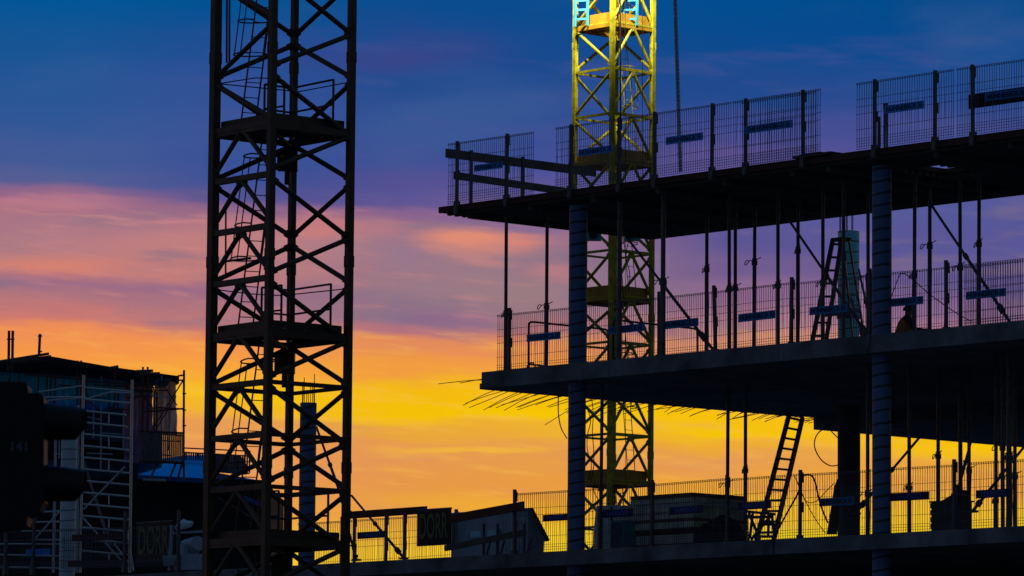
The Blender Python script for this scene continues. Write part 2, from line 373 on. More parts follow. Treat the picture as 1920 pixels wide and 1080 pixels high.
# ------------------------------------------------------------------ timber formwork deck on top
fw = thing('formwork_deck', 'dark red brown timber formwork deck forming the top storey on props', 'formwork', P(0, 0, ZT))
s = MB(); uE = -1.3; hb = (10.0, 11.0, 1.55, 2.9)
for a, b, c_, d in ((uE, hb[0], 0, 5.8), (hb[1], uR, 0, 5.8), (hb[0], hb[1], 0, hb[2]), (hb[0], hb[1], hb[3], 5.8)):
    s.uvbox(a, b, c_, d, 14.215, ZT)
s.build('plywood', 'ply', fw)
s = MB(); s.uvbox(uE-.02, uR, -.04, -.002, 14.17, ZT-.004); s.uvbox(uE-.04, uE-.002, -.03, 5.8, 14.18, ZT-.004); s.build('edge_board', 'ply', fw)
for i in range(30):
    v = .12+i*.195
    s = MB()
    if hb[2]-.05 < v < hb[3]+.05: s.uvbox(uE+.1, hb[0]-.05, v-.035, v+.035, 14.12, 14.213); s.uvbox(hb[1]+.05, uR, v-.035, v+.035, 14.12, 14.213)
    else: s.uvbox(uE+.1, uR, v-.035, v+.035, 14.12, 14.213)
    s.build('joist', 'timber', fw)
for i in range(12):
    u = -.6+i*1.85
    if abs(u-10.5) < .8: u = 9.6
    s = MB(); s.uvbox(u-.05, u+.05, .15, 5.2, ZTU, 14.118); s.build('bearer', 'timber', fw)
s = MB(); s.uvbox(8.9, 9.9, -.1, .5, ZT+.003, ZT+.05); s.uvbox(9.2, 9.6, -.08, .4, ZT+.053, ZT+.075); s.build('loose_plywood', 'ply', fw)

# ------------------------------------------------------------------ steel props
def make_prop(zb, zt, collar, w=.041):
    t = thing('steel_prop', 'x', 'steel prop', P(0, 0, zb), None); c0 = P(0, 0, 0)
    def q(z, du=0, dv=0): return P(du, dv, z)
    m = MB(); m.cyl(q(zb+.008), q(collar), w, n=12); m.build('outer_tube', 'steel', t)
    m = MB(); m.cyl(q(collar), q(zt-.008), w*.86, n=12); m.build('inner_tube', 'steel', t)
    m = MB(); m.cyl(q(collar-.07), q(collar+.02), w*1.45, n=12); m.cyl(q(collar+.03), q(collar+.06), w*1.25, n=12); m.build('collar', 'steel', t)
    m = MB(); m.path(smooth([q(collar, .06), q(collar+.02, -.09), q(collar-.06, -.17), q(collar-.05, -.2), q(collar+.02, -.17), q(collar+.015, -.1)], 5), .009, n=6); m.path([q(collar+.02, .0), q(collar+.08, .13)], .009, n=6); m.build('handle', 'steel', t)
    m = MB(); m.box(q(zb+.004), DU, DV, UZ, .07, .07, .004); m.build('base_plate', 'steel', t)
    m = MB(); m.box(q(zt-.004), DU, DV, UZ, .07, .07, .004); m.build('head_plate', 'steel', t)
    return t
def place(proto, name_loc, used, label, group, rz=0, tilt=(0, 0)):
    o = proto if not used else copy_tree(proto)
    o.location = name_loc; o.rotation_euler = (tilt[0], tilt[1], rz); tag(o, label, None, group); return o
mid_props = [(949,.45,12.1,'outermost steel prop at the left end of the middle floor'),(1025,1.3,12.3,'steel prop alone behind the tube barrier left of the striped column'),
 (1162,.4,12.0,'steel prop just right of the striped column, in front of the yellow mast'),(1243,.45,12.4,'thick steel prop right of the yellow mast where the long brace crosses'),
 (1325,2.6,12.9,'steel prop between the two blue signs where the first brace ends'),(1368,1.6,12.3,'left of the pair of steel props standing close together'),(1379,2.2,12.4,'right of the pair of steel props standing close together'),
 (1414,2.4,12.85,'steel prop crossing the middle of a blue sign, with a hooked handle'),(1459,1.8,12.3,'steel prop at the right end of a blue sign on the middle floor'),
 (1496,2.8,13.05,'steel prop next to a fence post with its collar high up'),(1543,1.5,12.2,'steel prop in front of the stepladder on the middle floor'),(1582,1.2,12.6,'steel prop in front of the turquoise column'),
 (1628,2.0,12.3,'steel prop hard left of the large striped column on the right'),(1714,1.7,12.15,'steel prop just right of the crouching worker'),(1743,2.8,12.9,'steel prop at the top end of the right hand brace'),
 (1801,2.0,12.25,'steel prop crossed by the middle of the right hand brace'),(1835,2.6,12.8,'rightmost steel prop on the middle floor, over a blue sign')]
protos = {}
def prop_at(px, v, zb, zt, collar, label, group, w=.041, tilt=(0,0)):
    key = (zb, round(collar-zb, 1), w)
    used = key in protos
    if not used: protos[key] = make_prop(zb, zt, zb+round(collar-zb, 1), w)
    u = ua(px, v, (zb+zt)/2); rz = random.uniform(-.5, .5)
    place(protos[key], P(u, v, zb), used, label, group, rz, tilt)
for px, v, cz, lab in mid_props: prop_at(px, v, ZM+.002, ZTU-.003, cz, lab, 'steel props under the top deck', .055 if px in (1162,1243) else .041, (random.uniform(-.004,.004), random.uniform(-.004,.004)))
low_props = [(1127,1.0,8.5,'steel prop with punched holes beside the lower striped column'),(1364,3.0,8.6,'steel prop rising behind the panel stack, left of its neighbour'),(1398,2.4,8.75,'steel prop with hooked handle left of the long ladder'),
 (1627,1.5,8.1,'steel prop in the gap between the two thick columns'),(1705,1.8,8.15,'steel prop crossing a blue sign right of the thick column'),(1759,3.2,8.9,'steel prop standing behind the dark crate at its left'),
 (1801,3.0,9.9,'steel prop rising out of the dark crate'),(1817,3.4,8.6,'steel prop at the right edge of the dark crate'),(1867,2.2,7.9,'steel prop left of the thick bundle of props at far right'),
 (1880,1.6,8.8,'left prop of the tight bundle at the far right'),(1892,1.4,8.6,'middle and thickest prop of the tight bundle at the far right'),(1903,2.0,8.3,'right prop of the tight bundle at the far right')]
for px, v, cz, lab in low_props: prop_at(px, v, ZL+.002, ZMU+.02, cz, lab, 'steel props on the lower floor', .058 if px == 1892 else .041, (random.uniform(-.004,.004), random.uniform(-.004,.004)))

# diagonal push-pull braces
def brace(x0, y0, v0, x1, y1, v1, label, r=.032, grp='sloping braces'):
    ua_, za = pv(x0, y0, v0); ub, zb = pv(x1, y1, v1); a = P(ua_, v0, za); b = P(ub, v1, zb)
    t = thing('sloping_brace', label, 'brace', b, grp)
    k = a.lerp(b, .45)
    m = MB(); m.cyl(a, k, r*.8, n=10); m.build('inner_tube', 'steel', t); m = MB(); m.cyl(k, b, r, n=10); m.build('outer_tube', 'steel', t)
    m = MB(); m.cyl(b.lerp(a, .09), b.lerp(a, .14), r*1.9, n=10); m.build('collar', 'steel', t); m = MB(); m.cyl(a.lerp(b, .44), a.lerp(b, .47), r*1.5, n=10); m.build('collar', 'steel', t)
    m = MB(); m.box(b-UZ*.01, DU, DV, UZ, .09, .06, .02); m.build('foot_plate', 'steel', t)
brace(1168, 436, 1.0, 1338, 657, 1.0, 'dark sloping brace crossing the thick prop right of the yellow mast')
brace(1474, 405, 1.4, 1640, 648, 1.4, 'dark sloping brace running down behind the stepladder')
brace(1742, 378, 1.2, 1895, 606, 1.2, 'dark sloping brace at the right end of the middle floor')
brace(1610, 505, 7.0, 1640, 640, 6.0, 'short brace propping the turquoise column from the right')
brace(1576, 505, 7.0, 1622, 640, 5.5, 'short brace crossing in front of the turquoise column')
brace(1731, 812, 3.0, 1604, 962, 3.0, 'sloping brace passing behind the thick column on the lower floor')
brace(1924, 833, 2.0, 1824, 958, 2.0, 'sloping brace right of the dark crate')
brace(1824, 815, 2.5, 1794, 926, 2.5, 'steep brace rising from the dark crate lid')
brace(593, 800, 1.4, 650, 958, 1.4, 'sloping brace propping the lone column behind the dark mast')
brace(659, 929, 4.4, 757, 1046, 4.4, 'sloping brace in front of the left lower fence')
brace(655, 1000, .6, 668, 1049, .6, 'stub of brace at the foot of the dark mast')
brace(152, 850, 1.6, 206, 1020, 1.0, 'dark brace slanting across the aluminium scaffold tower')

# ------------------------------------------------------------------ mesh guardrails
def panel(p0, p1, zb, h, label, group, sign=None, fine=True):
    t = thing('mesh_guardrail', label, 'guardrail', Vector((p0.x, p0.y, zb)), group)
    d = p1-p0; d.z = 0; ln = d.length; d.normalize(); nrm = Vector((d.y, -d.x, 0))
    if nrm.y > 0: nrm = -nrm
    base = Vector((p0.x, p0.y, zb)); m = MB(); n = max(2, int(ln/.06)); r = .0072
    bow = [random.gauss(0, .011) for _ in range(n+1)]
    for i in range(n+1):
        a = base+d*(ln*i/n); m.bar(a, a+UZ*h*.5+d*bow[i], r, r); m.bar(a+UZ*h*.5+d*bow[i], a+UZ*h, r, r)
    for hh in [0, .05, .1, .15, .2, .37, .66, .80, .94, h]:
        if not fine and .04 < hh < .16: continue
        a = base+UZ*(hh*h/1.25 if hh != h else h)+nrm*.007; m.bar(a-d*.02, a+d*(ln+.02), r, r)
    a = base+UZ*(h-.035)+nrm*.03; m.bar(a, a+d*ln, r, r)
    for i in range(0, n+1):
        a = base+d*(ln*i/n)+UZ*h; m.bar(a, a+nrm*.03-UZ*.035, r, r)
    m.build('wire_mesh', 'wire', t)
    t.rotation_euler = (random.uniform(-.008,.008), random.uniform(-.008,.008), random.uniform(-.004,.004))
    if sign:
        for (c, w, hh, txt, ink, plate) in sign:
            cc = base+d*c[0]+UZ*c[1]+nrm*.02; q = MB(); q.box(cc, d, nrm, UZ, w/2, .004, hh/2); sp_ = q.build('sign_plate', plate, t)
            sz = hh*.86; lettering(txt, sz, cc+nrm*.008-UZ*0, d, UZ, ink, sp_, .004, wide=min(1.2, w*.86/(len(txt)*sz*.60)), bold=.002)
    return t
def post(u, v, zb, h, label, group, dark='steel', top_clip=True):
    used = 'post' in protos
    if not used:
        t = thing('guardrail_post', 'x', 'post', P(0, 0, 0)); m = MB(); m.bar(P(0,0,-.12), P(0,0,1.33), .055, .055, DV); m.build('upright', 'steel', t)
        m = MB(); m.box(P(0,0,-.02), DU, DV, UZ, .05, .05, .12); m.build('base_socket', 'steel', t)
        for z in (1.18, .62):
            m = MB(); m.bar(P(.02,-.03,z+.09), P(.11,-.03,z+.09), .016); m.bar(P(.10,-.03,z+.083), P(.10,-.03,z-.083), .02, .02, DV); m.bar(P(.11,-.03,z-.09), P(.02,-.03,z-.09), .016); m.build('hook', 'steel', t)
        protos['post'] = t
    o = protos['post'] if not used else copy_tree(protos['post'])
    o.location = P(u, v, zb); o.scale = (1, 1, 1); tag(o, label, None, group)
    o.rotation_euler = (random.uniform(-.006,.006), random.uniform(-.008,.008), 0); return o
HB = 'HÜNNEBECK ▣'
def upanel(x0, x1, v, zb, h, label, group, signs=(), fine=True):
    a = ua(x0, v, zb+.6); b = ua(x1, v, zb+.6); sg = []
    for (sx0, sx1, sy, hh, txt, ink, plate) in signs:
        s0 = ua(sx0, v, zb+.6); s1 = ua(sx1, v, zb+.6); zc = pv((sx0+sx1)/2, sy, v)[1]
        sg.append((((s0+s1)/2-a, zc-zb), s1-s0, hh, txt, ink, plate))
    return panel(P(a, v, 0), P(b, v, 0), zb, h, label, group, sg, fine)
G1 = 'mesh guardrails along the top deck'
T = ZT+.01; TV = -.10
upanel(841, 1000, TV, T, 1.24, 'short mesh guardrail at the left corner of the top deck behind two planks', G1, [(891,944,312,.13,HB,'ink','sign_blue')])
upanel(1043, 1226, TV, T, 1.24, 'mesh guardrail crossing in front of the yellow crane mast', G1, [(1086,1150,283,.14,HB,'ink','sign_blue')])
upanel(1230, 1371, TV, T, 1.24, 'mesh guardrail right of the yellow mast with the hoist rope behind it', G1, [(1250,1320,260,.15,HB,'ink','sign_blue')])
upanel(1375, 1538, TV, T, 1.24, 'doubled mesh guardrail ending at the gap in the top deck fence', G1, [(1397,1488,238,.15,'THE HÜNNEBECK ▣','ink','sign_blue')])
upanel(1607, 1788, TV, T, 1.24, 'mesh guardrail starting right of the gap, with a small bracket behind', G1, [(1660,1734,201,.15,HB,'ink','sign_blue')])
upanel(1795, 1990, TV, T, 1.24, 'rightmost mesh guardrail of the top deck with a black plank behind', G1, [(1848,1926,177,.15,HB,'ink','sign_blue')])
upanel(1392, 1530, TV+.07, T, 1.22, 'second mesh layer overlapping the guardrail left of the gap', G1)
GP1 = 'posts of the top deck guardrail'
for px, lab in [(857,'post at the left corner of the top deck'),(950,'post between the two planks on the top deck'),(1070,'thick post left of the yellow mast on the top deck'),(1161,'post in the middle of the yellow mast on the top deck'),(1228,'post at the right leg of the yellow mast on the top deck'),
   (1335,'post right of the hoist rope on the top deck'),(1398,'post at the left end of the long blue sign'),(1506,'post just left of the gap in the top fence'),(1640,'post right of the gap beside a thin bracket'),(1753,'post between two top deck signs at right'),(1824,'post in front of the black plank at upper right')]:
    post(ua(px, TV+.05, T+.5), TV+.05, T-.05, 1.3, 'steel '+lab, GP1)
G2 = 'mesh guardrails along the middle floor'
Mz = ZM+.01; MV = .72
mp = [(933,1093,'leftmost mesh guardrail of the middle floor, behind the tube barrier',[(989,1052,631,.15)]),(1096,1240,'mesh guardrail between the striped column and the thick prop',[(1141,1208,617,.15)]),
 (1236,1342,'mesh guardrail crossed by the first sloping brace',[(1247,1311,607,.16)]),(1344,1484,'mesh guardrail with props in front and a blue sign in its middle',[(1386,1456,594,.16)]),
 (1486,1632,'mesh guardrail behind the stepladder',[(1519,1590,580,.15)]),(1634,1774,'mesh guardrail behind which the worker crouches',[(1664,1732,565,.15)]),(1776,1960,'rightmost mesh guardrail of the middle floor',[(1812,1888,551,.15)])]
for a, b, lab, sg in mp: upanel(a, b, MV, Mz, 1.22, lab, G2, [(p, q, y, h, HB, 'ink', 'sign_blue') for p, q, y, h in sg])
upanel(1810, 1960, MV+.09, Mz, 1.2, 'second mesh layer overlapping the guardrail at the far right of the middle floor', G2)
for px, lab in [(955,'post doubled with the outermost prop on the middle floor'),(1236,'post behind the thick prop on the middle floor'),(1342,'slightly tilted short post on the middle floor'),(1484,'short post left of the high collared prop'),(1631,'post hidden by the large striped column'),(1774,'short post between the worker and the last sign')]:
    o = post(ua(px, MV-.05, Mz+.5), MV-.05, Mz, 1.3, 'steel '+lab, 'posts of the middle floor guardrail')
    if px == 1342: o.rotation_euler = (0, -.03, 0)
G3 = 'mesh guardrails along the lower floor'
Lz = ZL+.01; LV = .72
lp = [(963,1110,'mesh guardrail left of the lower striped column',[(1019,1068,970,.13,'HARSCO')]),(1112,1221,'mesh guardrail in front of the wrapped bales',[(1130,1188,962,.15,'HARSCO')]),(1224,1364,'mesh guardrail in front of the panel stack',[(1257,1320,957,.15,'HARSCO')]),
 (1366,1499,'mesh guardrail behind the long ladder',[(1386,1448,948,.15,'HARSCO')]),(1502,1630,'mesh guardrail with looped cables, left of the thick column',[(1537,1602,940,.15,HB)]),(1632,1788,'mesh guardrail right of the thick column, left of the crate',[(1669,1743,930,.15,'HARSCO')]),(1790,1960,'rightmost mesh guardrail of the lower floor',[(1831,1898,925,.15,'HARSCO')])]
for a, b, lab, sg in lp: upanel(a, b, LV, Lz, 1.25, lab, G3, [(p, q, y, h, tx, 'ink_blue' if tx == 'HARSCO' else 'ink', 'sign_blue' if tx != 'HARSCO' else 'sign_navy') for p, q, y, h, tx in sg])
for px, lab in [(965,'post beside the upper end of the tilted plank'),(1222,'thick post behind the panel stack'),(1364,'post behind the right part of the panel stack'),(1500,'post where the cables loop over the lower fence'),(1789,'post rising from the dark crate')]:
    post(ua(px, LV-.05, Lz+.5), LV-.05, Lz, 1.3, 'steel '+lab, 'posts of the lower floor guardrail')
upanel(655, 757, 4.0, Lz, 1.25, 'mesh guardrail just right of the dark mast with a purple sign', G3, [(671,724,1003,.15,'HARSCO','ink_blue','sign_navy')], False)
upanel(759, 864, 4.0, Lz, 1.25, 'mesh guardrail carrying the second yellow lettered sign', G3, (), False)
upanel(560, 652, 4.0, Lz, 1.25, 'mesh guardrail seen through the dark mast', G3, (), False)
for px, lab in [(640,'post seen beside the right leg of the dark mast'),(664,'post at the end of the plank right of the dark mast'),(723,'post at the right end of the purple sign'),(758,'post where the sloping brace meets the floor'),(855,'post at the right end of the lower left fence')]:
    post(ua(px, 3.9, Lz+.5), 3.9, Lz, 1.3, 'steel '+lab, 'posts of the lower left guardrail')
pa = at(-20, 1000, 107.5); pb = at(120, 1000, 106.5); pc = at(238, 1000, 105.5); pd = at(338, 1000, 105)
zf = lambda x, y, d: at(x, y, d).z
for a, b, x0, lab, sg in ((pa, pb, 0, 'pale mesh guardrail at the far left below the traffic signal', [((1.30, zf(95,1037,107)-Lz), .62, .13, 'HÜNNEBECK', 'ink_blue', 'sign_blue')]),(pb, pc, 1, 'mesh guardrail in front of the aluminium scaffold tower', None),(pc, pd, 2, 'mesh guardrail behind the first yellow lettered sign', None)):
    panel(a, b, Lz, (zf(120, 990, 106)-Lz), lab, G3, sg)
for p, lab in ((pa.lerp(pb,.25),'post at the far left edge'),(pa.lerp(pb,.62),'post below the traffic signal'),(pc,'post left of the first yellow lettered sign'),(pd,'post right of the first yellow lettered sign')):
    u_ = (p-ORG).dot(DU); v_ = (p-ORG).dot(DV); o = post(u_, v_-.05, Lz, 1.3, 'steel '+lab, 'posts of the lower left guardrail')
    o.scale = (1, 1, .88)

def plank(p, q, th, h, m, label, cat='plank', name='plank', grp=None):
    b = MB(); b.bar(p, q, th, h); o = b.build(name, m); tag(o, label, cat, grp); return o
plank(P(-1.16,0,15.39), P(-1.02,4.0,15.36), .04, .18, 'timber', 'upper grey plank running back from the left corner of the top deck')
plank(P(-1.02,.1,14.93), P(-.95,3.9,14.86), .04, .15, 'timber', 'lower grey plank running back from the left corner of the top deck')
for v_, lab in ((.62,'front'),(2.0,'middle'),(3.3,'rear')):
    b = MB(); b.bar(P(-1.10+.04*v_/2,v_,ZT+.005), P(-1.10+.04*v_/2,v_,15.5), .055, .055, DV); tag(b.build('guardrail_post', 'steel'), lab+' steel post carrying the two grey planks at the left corner', 'post', 'posts carrying the two planks')
plank(P(ua(1817,.1,15.2),.1,pv(1817,191,.1)[1]), P(17.5,.1,pv(1817,191,.1)[1]+.01), .04, .26, 'sign_black', 'black plank fixed behind the mesh at the upper right')
b = MB(); b.cyl(P(ua(1648,.15,15),.15,ZT+.005), P(ua(1648,.15,15),.15,ZT+.62), .03, n=8); tag(b.build('short_stake', 'steel'), 'short dark stake beside the post right of the fence gap', 'stake')
b = MB(); q0 = ua(1659,.2,15); b.path([P(q0,.2,ZT+.005), P(q0,.2,15.12), P(q0+.06,.2,15.12), P(q0+.06,.2,ZT+.005)], .02, n=6); b.cyl(P(q0+.02,.2,15.05), P(q0+.02,.2,15.16), .05, n=8); tag(b.build('bent_bracket', 'steel'), 'narrow upside down bracket under the left end of a blue sign', 'bracket')
u1, z1 = pv(655, 966, 3.85); u2, z2 = pv(800, 956, 3.85)
plank(P(u1,3.85,z1), P(u2,3.85,z2), .04, .16, 'timber_red', 'dark handrail plank along the fence right of the dark mast')
plank(P(pv(845,973,.55)[0],.55,pv(845,973,.55)[1]), P(pv(982,948,.55)[0],.55,pv(982,948,.55)[1]), .05, .17, 'timber_red', 'dark plank tilted upwards over the grey shed')

# ------------------------------------------------------------------ things on the lower floor
# grey corrugated shed
sh = thing('site_shed', 'grey corrugated shed with a gabled end and two small windows', 'shed', P(-4.4, 2.5, ZL))
ux0, ux1 = ua(846, 3.2, 8), ua(990, 3.2, 8); zr = pv(930, 960, 3.2)[1]
s = MB(); n = 46; pts = []
for i in range(n+1):
    u = ux0+(ux1-ux0)*i/n; pts.append((u, 3.2-(.02 if i % 2 else 0)))
for (ua_, va), (ub, vb_) in zip(pts, pts[1:]):
    s.add([P(ua_, va, ZL), P(ub, vb_, ZL), P(ub, vb_, zr), P(ua_, va, zr)], [(0,1,2,3)])
s.build('side_wall', 'corrugate', sh)
xg = prj(P(ux1, 3.2, 8)); s = MB()
ga = [P(ux1, 3.2, ZL), P(ux1, 3.62, ZL), P(ux1, 3.66, zr-.55), P(ux1, 3.25, zr+.02), P(ux1, 3.2, zr)]
s.prism(ga, DU*-.06)
for i in range(6): v_ = 3.22+i*.065; s.uvbox(ux1+.001, ux1+.014, v_, v_+.03, ZL, zr-.10-(v_-3.2)*1.2)
s.build('gable_wall', 'corrugate', sh)
s = MB(); s.prism([P(ux0-.05,3.14,zr+.0), P(ux0-.05,3.26,zr+.05), P(ux0-.05,3.74,zr-.60), P(ux0-.05,3.70,zr-.63), P(ux0-.05,3.26,zr+.01)], DU*(ux1-ux0+.13)); s.build('roof', 'steel', sh)
for a, b_ in ((880,902),(912,934)):
    q0, q1 = ua(a,3.1,8), ua(b_,3.1,8); zc = pv(900,1001,3.1)[1]
    s = MB(); s.uvbox(q0,q1,3.12,3.16,zc-.09,zc+.09); f_ = s.build('window', 'corrugate', sh); s = MB(); s.uvbox(q0+.03,q1-.03,3.112,3.118,zc-.06,zc+.06); s.build('pane', 'pane_blue', f_)
plank(P(pv(835,1028,2.4)[0],2.4,pv(835,1028,2.4)[1]), P(pv(985,998,2.4)[0],2.4,pv(985,998,2.4)[1]), .05, .12, 'timber', 'dark plank leaning low across the front of the grey shed')
for px in (907, 933, 983):
    q = ua(px,2.6,8); b = MB(); b.cyl(P(q,2.6,ZL+.003), P(q,2.6,pv(px, 982,2.6)[1]), .03, n=8); b.cyl(P(q,2.6,ZL+.01), P(q+.22,2.6,ZL+.5), .02, n=6)
    tag(b.build('short_strut', 'steel'), {907:'dark strut between the two shed windows',933:'dark strut right of the shed windows',983:'dark strut before the gable end of the shed'}[px], 'strut', 'short struts before the shed')
# stack of formwork panels
st_u0, st_u1 = ua(1184,1.6,8), ua(1300,1.6,8)
z = ZL+.004; ztop = 8.32
stk = [('board_stack',.10),('steel_red',.05),('board_stack',.17),('steel_red',.05),('steel_red',.06),('board_stack',.12),('ply_panel',.06),('board_stack',.12),('board_stack',.10),('wrap',.07),('board_stack',.09),('ply_panel',.08)]
tot = sum(h for _, h in stk); sc_ = (ztop-ZL)/tot
names = ['lowest pale panel of the big stack','red batten layer low in the big stack','thick pale panel above the lowest red layer','second red layer of the big stack','third red layer of the big stack','pale panel in the middle of the big stack','thin brown panel in the middle of the big stack','pale panel over the thin brown one','upper pale panel behind the stack sign','whitish wrapped panel near the top of the stack','second panel from the top of the stack','topmost brown panel of the stack']
for (mname, h), nm in zip(stk, names):
    h *= sc_; j = random.uniform(-.03, .03); s = MB()
    s.uvbox(st_u0+j, st_u1+j, 1.6+j, 3.1+j, z, z+h-.006); tag(s.build('stacked_board', mname), nm, 'panel', 'formwork panels stacked behind the lower fence'); z += h
# wrapped bales and a flat teal box in front
bu0, bu1 = ua(1108,2.2,8), ua(1166,2.2,8); zb_ = pv(1140,948,2.2)[1]
bw = thing('wrapped_bale', 'pale green wrapped bale left of the panel stack', 'bale', P(bu0, 2.2, ZL))
s = MB(); nseg = 24; ring = []
for k in range(8):
    t_ = k/7; zz = ZL+.004+(zb_-ZL)*t_; row = []
    for i in range(nseg):
        an = 2*math.pi*i/nseg; cx = abs(math.cos(an))**.35*math.copysign(1, math.cos(an)); sy = abs(math.sin(an))**.35*math.copysign(1, math.sin(an))
        kk = (1-.10*t_**4)*(1+random.uniform(-.025,.025)); row.append(P((bu0+bu1)/2+cx*(bu1-bu0)/2*kk, 2.45+sy*.25*kk, zz+random.uniform(-.02,.02)*(k > 0)))
    ring.append(row)
s.add([p for r in ring for p in r], [(k*nseg+i, k*nseg+(i+1) % nseg, (k+1)*nseg+(i+1) % nseg, (k+1)*nseg+i) for k in range(7) for i in range(nseg)], True); s.add(ring[-1], [tuple(range(nseg))]); s.build('wrapping', 'wrap', bw)
s = MB()
for f_ in (.3, .7): q = bu0+(bu1-bu0)*f_; s.uvbox(q-.02, q+.02, 2.165, 2.17, ZL+.02, zb_-.02)
s.build('strap', 'rubber', bw)
q0, q1 = ua(1145,1.3,8), ua(1170,1.3,8); bx = thing('teal_cabinet', 'dark teal box standing in front of the wrapped bale', 'box', P(q0,1.3,ZL))
s = MB(); s.uvbox(q0,q1,1.3,1.7,ZL+.003,pv(1157,976,1.3)[1]); s.build('body', 'turquoise', bx); s = MB(); s.uvbox(q0+.03,q1-.03,1.285,1.298,ZL+.08,pv(1157,976,1.3)[1]-.05); s.build('door', 'sheet_net', bx)
# dark rounded heap right of stack
hp = thing('covered_heap', 'black covered heap leaning against the right side of the panel stack', 'heap', P(4.9,1.5,ZL))
s = MB(); hu0, hu1 = ua(1300,1.2,8), ua(1372,1.2,8); nn = 22; prof = []
for i in range(nn+1):
    f_ = i/nn; prof.append((hu0+(hu1-hu0)*f_, ZL+.02+.62*(math.sin(math.pi*min(1, .08+f_*.92))**.45)*(1+random.uniform(-.04,.04))))
for v0, v1, sc2 in ((1.2,1.5,.8),(1.5,1.59,1.0)):
    s.prism([P(hu0,v0,ZL+.004)]+[P(a_,v0,ZL+(b_-ZL)*sc2) for a_, b_ in prof]+[P(hu1,v0,ZL+.004)], DV*(v1-v0))
s.build('cover', 'rubber', hp)
# long leaning ladder
def ladder(b0, b1, t0, t1, n, label, m='steel', wr=.06, first=.06, last=.97, rr=.02, cat='ladder', name='ladder', loc=None):
    t = thing(name, label, cat, (b0+b1)/2)
    side = (b1-b0).normalized()
    for a, b in ((b0, t0), (b1, t1)):
        q = MB(); q.bar(a, b, wr*.5, wr, (b-a).cross(side)); q.build('rail', m, t)
    for i in range(n):
        f_ = first+(last-first)*i/(n-1); q = MB(); q.bar(b0.lerp(t0, f_), b1.lerp(t1, f_), rr*2, rr*2); q.build('rung', m, t)
    return t
def PP(x, y, v): u, z_ = pv(x, y, v); return P(u, v, z_)
lb = .95; lt = 4.6
ladder(PP(1418,1014,lb), PP(1451,1012,lb), PP(1480,776,lt), PP(1505,782,lt), 12, 'long ladder leaning from the lower floor up to the slab edge', 'steel', .10, rr=.022)
# low trestle / steps at its foot
t = thing('folding_steps', 'small folding steps at the foot of the long ladder', 'steps', PP(1425,1010,1.6))
for a, b in (((1406,1008),(1412,958)),((1408,1012),(1446,966)),((1440,1008),(1442,962)),((1452,1006),(1447,962)),((1425,1012),(1404,962))):
    q = MB(); q.bar(PP(a[0],a[1],1.6), PP(b[0],b[1],1.6), .03, .05); q.build('leg', 'steel', t)
for a, b in (((1400,959),(1450,964)),((1405,970),(1445,969)),((1428,983),(1452,983)),((1424,1006),(1452,1006))):
    q = MB(); q.bar(PP(a[0],a[1],1.62), PP(b[0],b[1],1.62), .12, .05); q.build('tread', 'steel', t)
# stepladder on the middle floor
t = thing('stepladder', 'tall folding stepladder in front of the turquoise column', 'stepladder', PP(1560,640,3.2))
apx = [((1562,448,3.2),(1523,640,3.0)),((1578,449,3.2),(1549,640,3.0))]
for a, b in apx: q = MB(); q.bar(PP(*a), PP(*b), .035, .09); q.build('rail', 'steel', t)
for i in range(8):
    f_ = .05+i*.128; q = MB(); q.bar(PP(*apx[0][0]).lerp(PP(*apx[0][1]), f_), PP(*apx[1][0]).lerp(PP(*apx[1][1]), f_), .05, .045); q.build('tread', 'steel', t)
for a, b in (((1580,448,3.25),(1600,640,4.2)),((1592,449,3.25),(1622,640,4.2))): q = MB(); q.bar(PP(*a), PP(*b), .03, .07); q.build('back_leg', 'steel', t)
q = MB(); q.box(PP(1577,449,3.2), DU, DV, UZ, .17, .12, .03); q.build('top_plate', 'steel', t)
# dark crate with slanted lid
q0, q1 = ua(1746,2.6,8), ua(1795,2.6,8); cr_ = thing('dark_crate', 'dark crate with a slanted lid on the lower floor at right', 'crate', P(q0,2.6,ZL)); zc = pv(1760,939,2.6)[1]
s = MB(); s.uvbox(q0,q1,2.6,3.0,ZL+.06,zc-.03)
for i in range(5): zz = ZL+.12+i*.13; s.uvbox(q0-.01,q1+.01,2.585,2.598,zz,zz+.1)
s.build('body', 'timber', cr_); s = MB(); s.uvbox(q0-.03,q1+.03,2.57,3.03,zc-.029,zc); s.build('rim', 'timber', cr_)
s = MB(); s.prism([PP(1765,939,2.8), PP(1800,918,2.8), PP(1806,922,2.8), PP(1806,939,2.8)], DV*.2); s.build('lid', 'ply', cr_)
s = MB(); s.uvbox(q0+.05,q0+.15,2.6,3.0,ZL+.003,ZL+.058); s.uvbox(q1-.15,q1-.05,2.6,3.0,ZL+.003,ZL+.058); s.build('skid', 'timber', cr_)
# leaning board beside thick column
s = MB(); s.prism([PP(1550,1002,2.2), PP(1566,1002,2.2), PP(1572,935,2.2), PP(1570,898,2.2), PP(1564,912,2.2)], DV*.05); tag(s.build('leaning_board', 'ply'), 'dark board leaning against the left of the thick lower column', 'board')
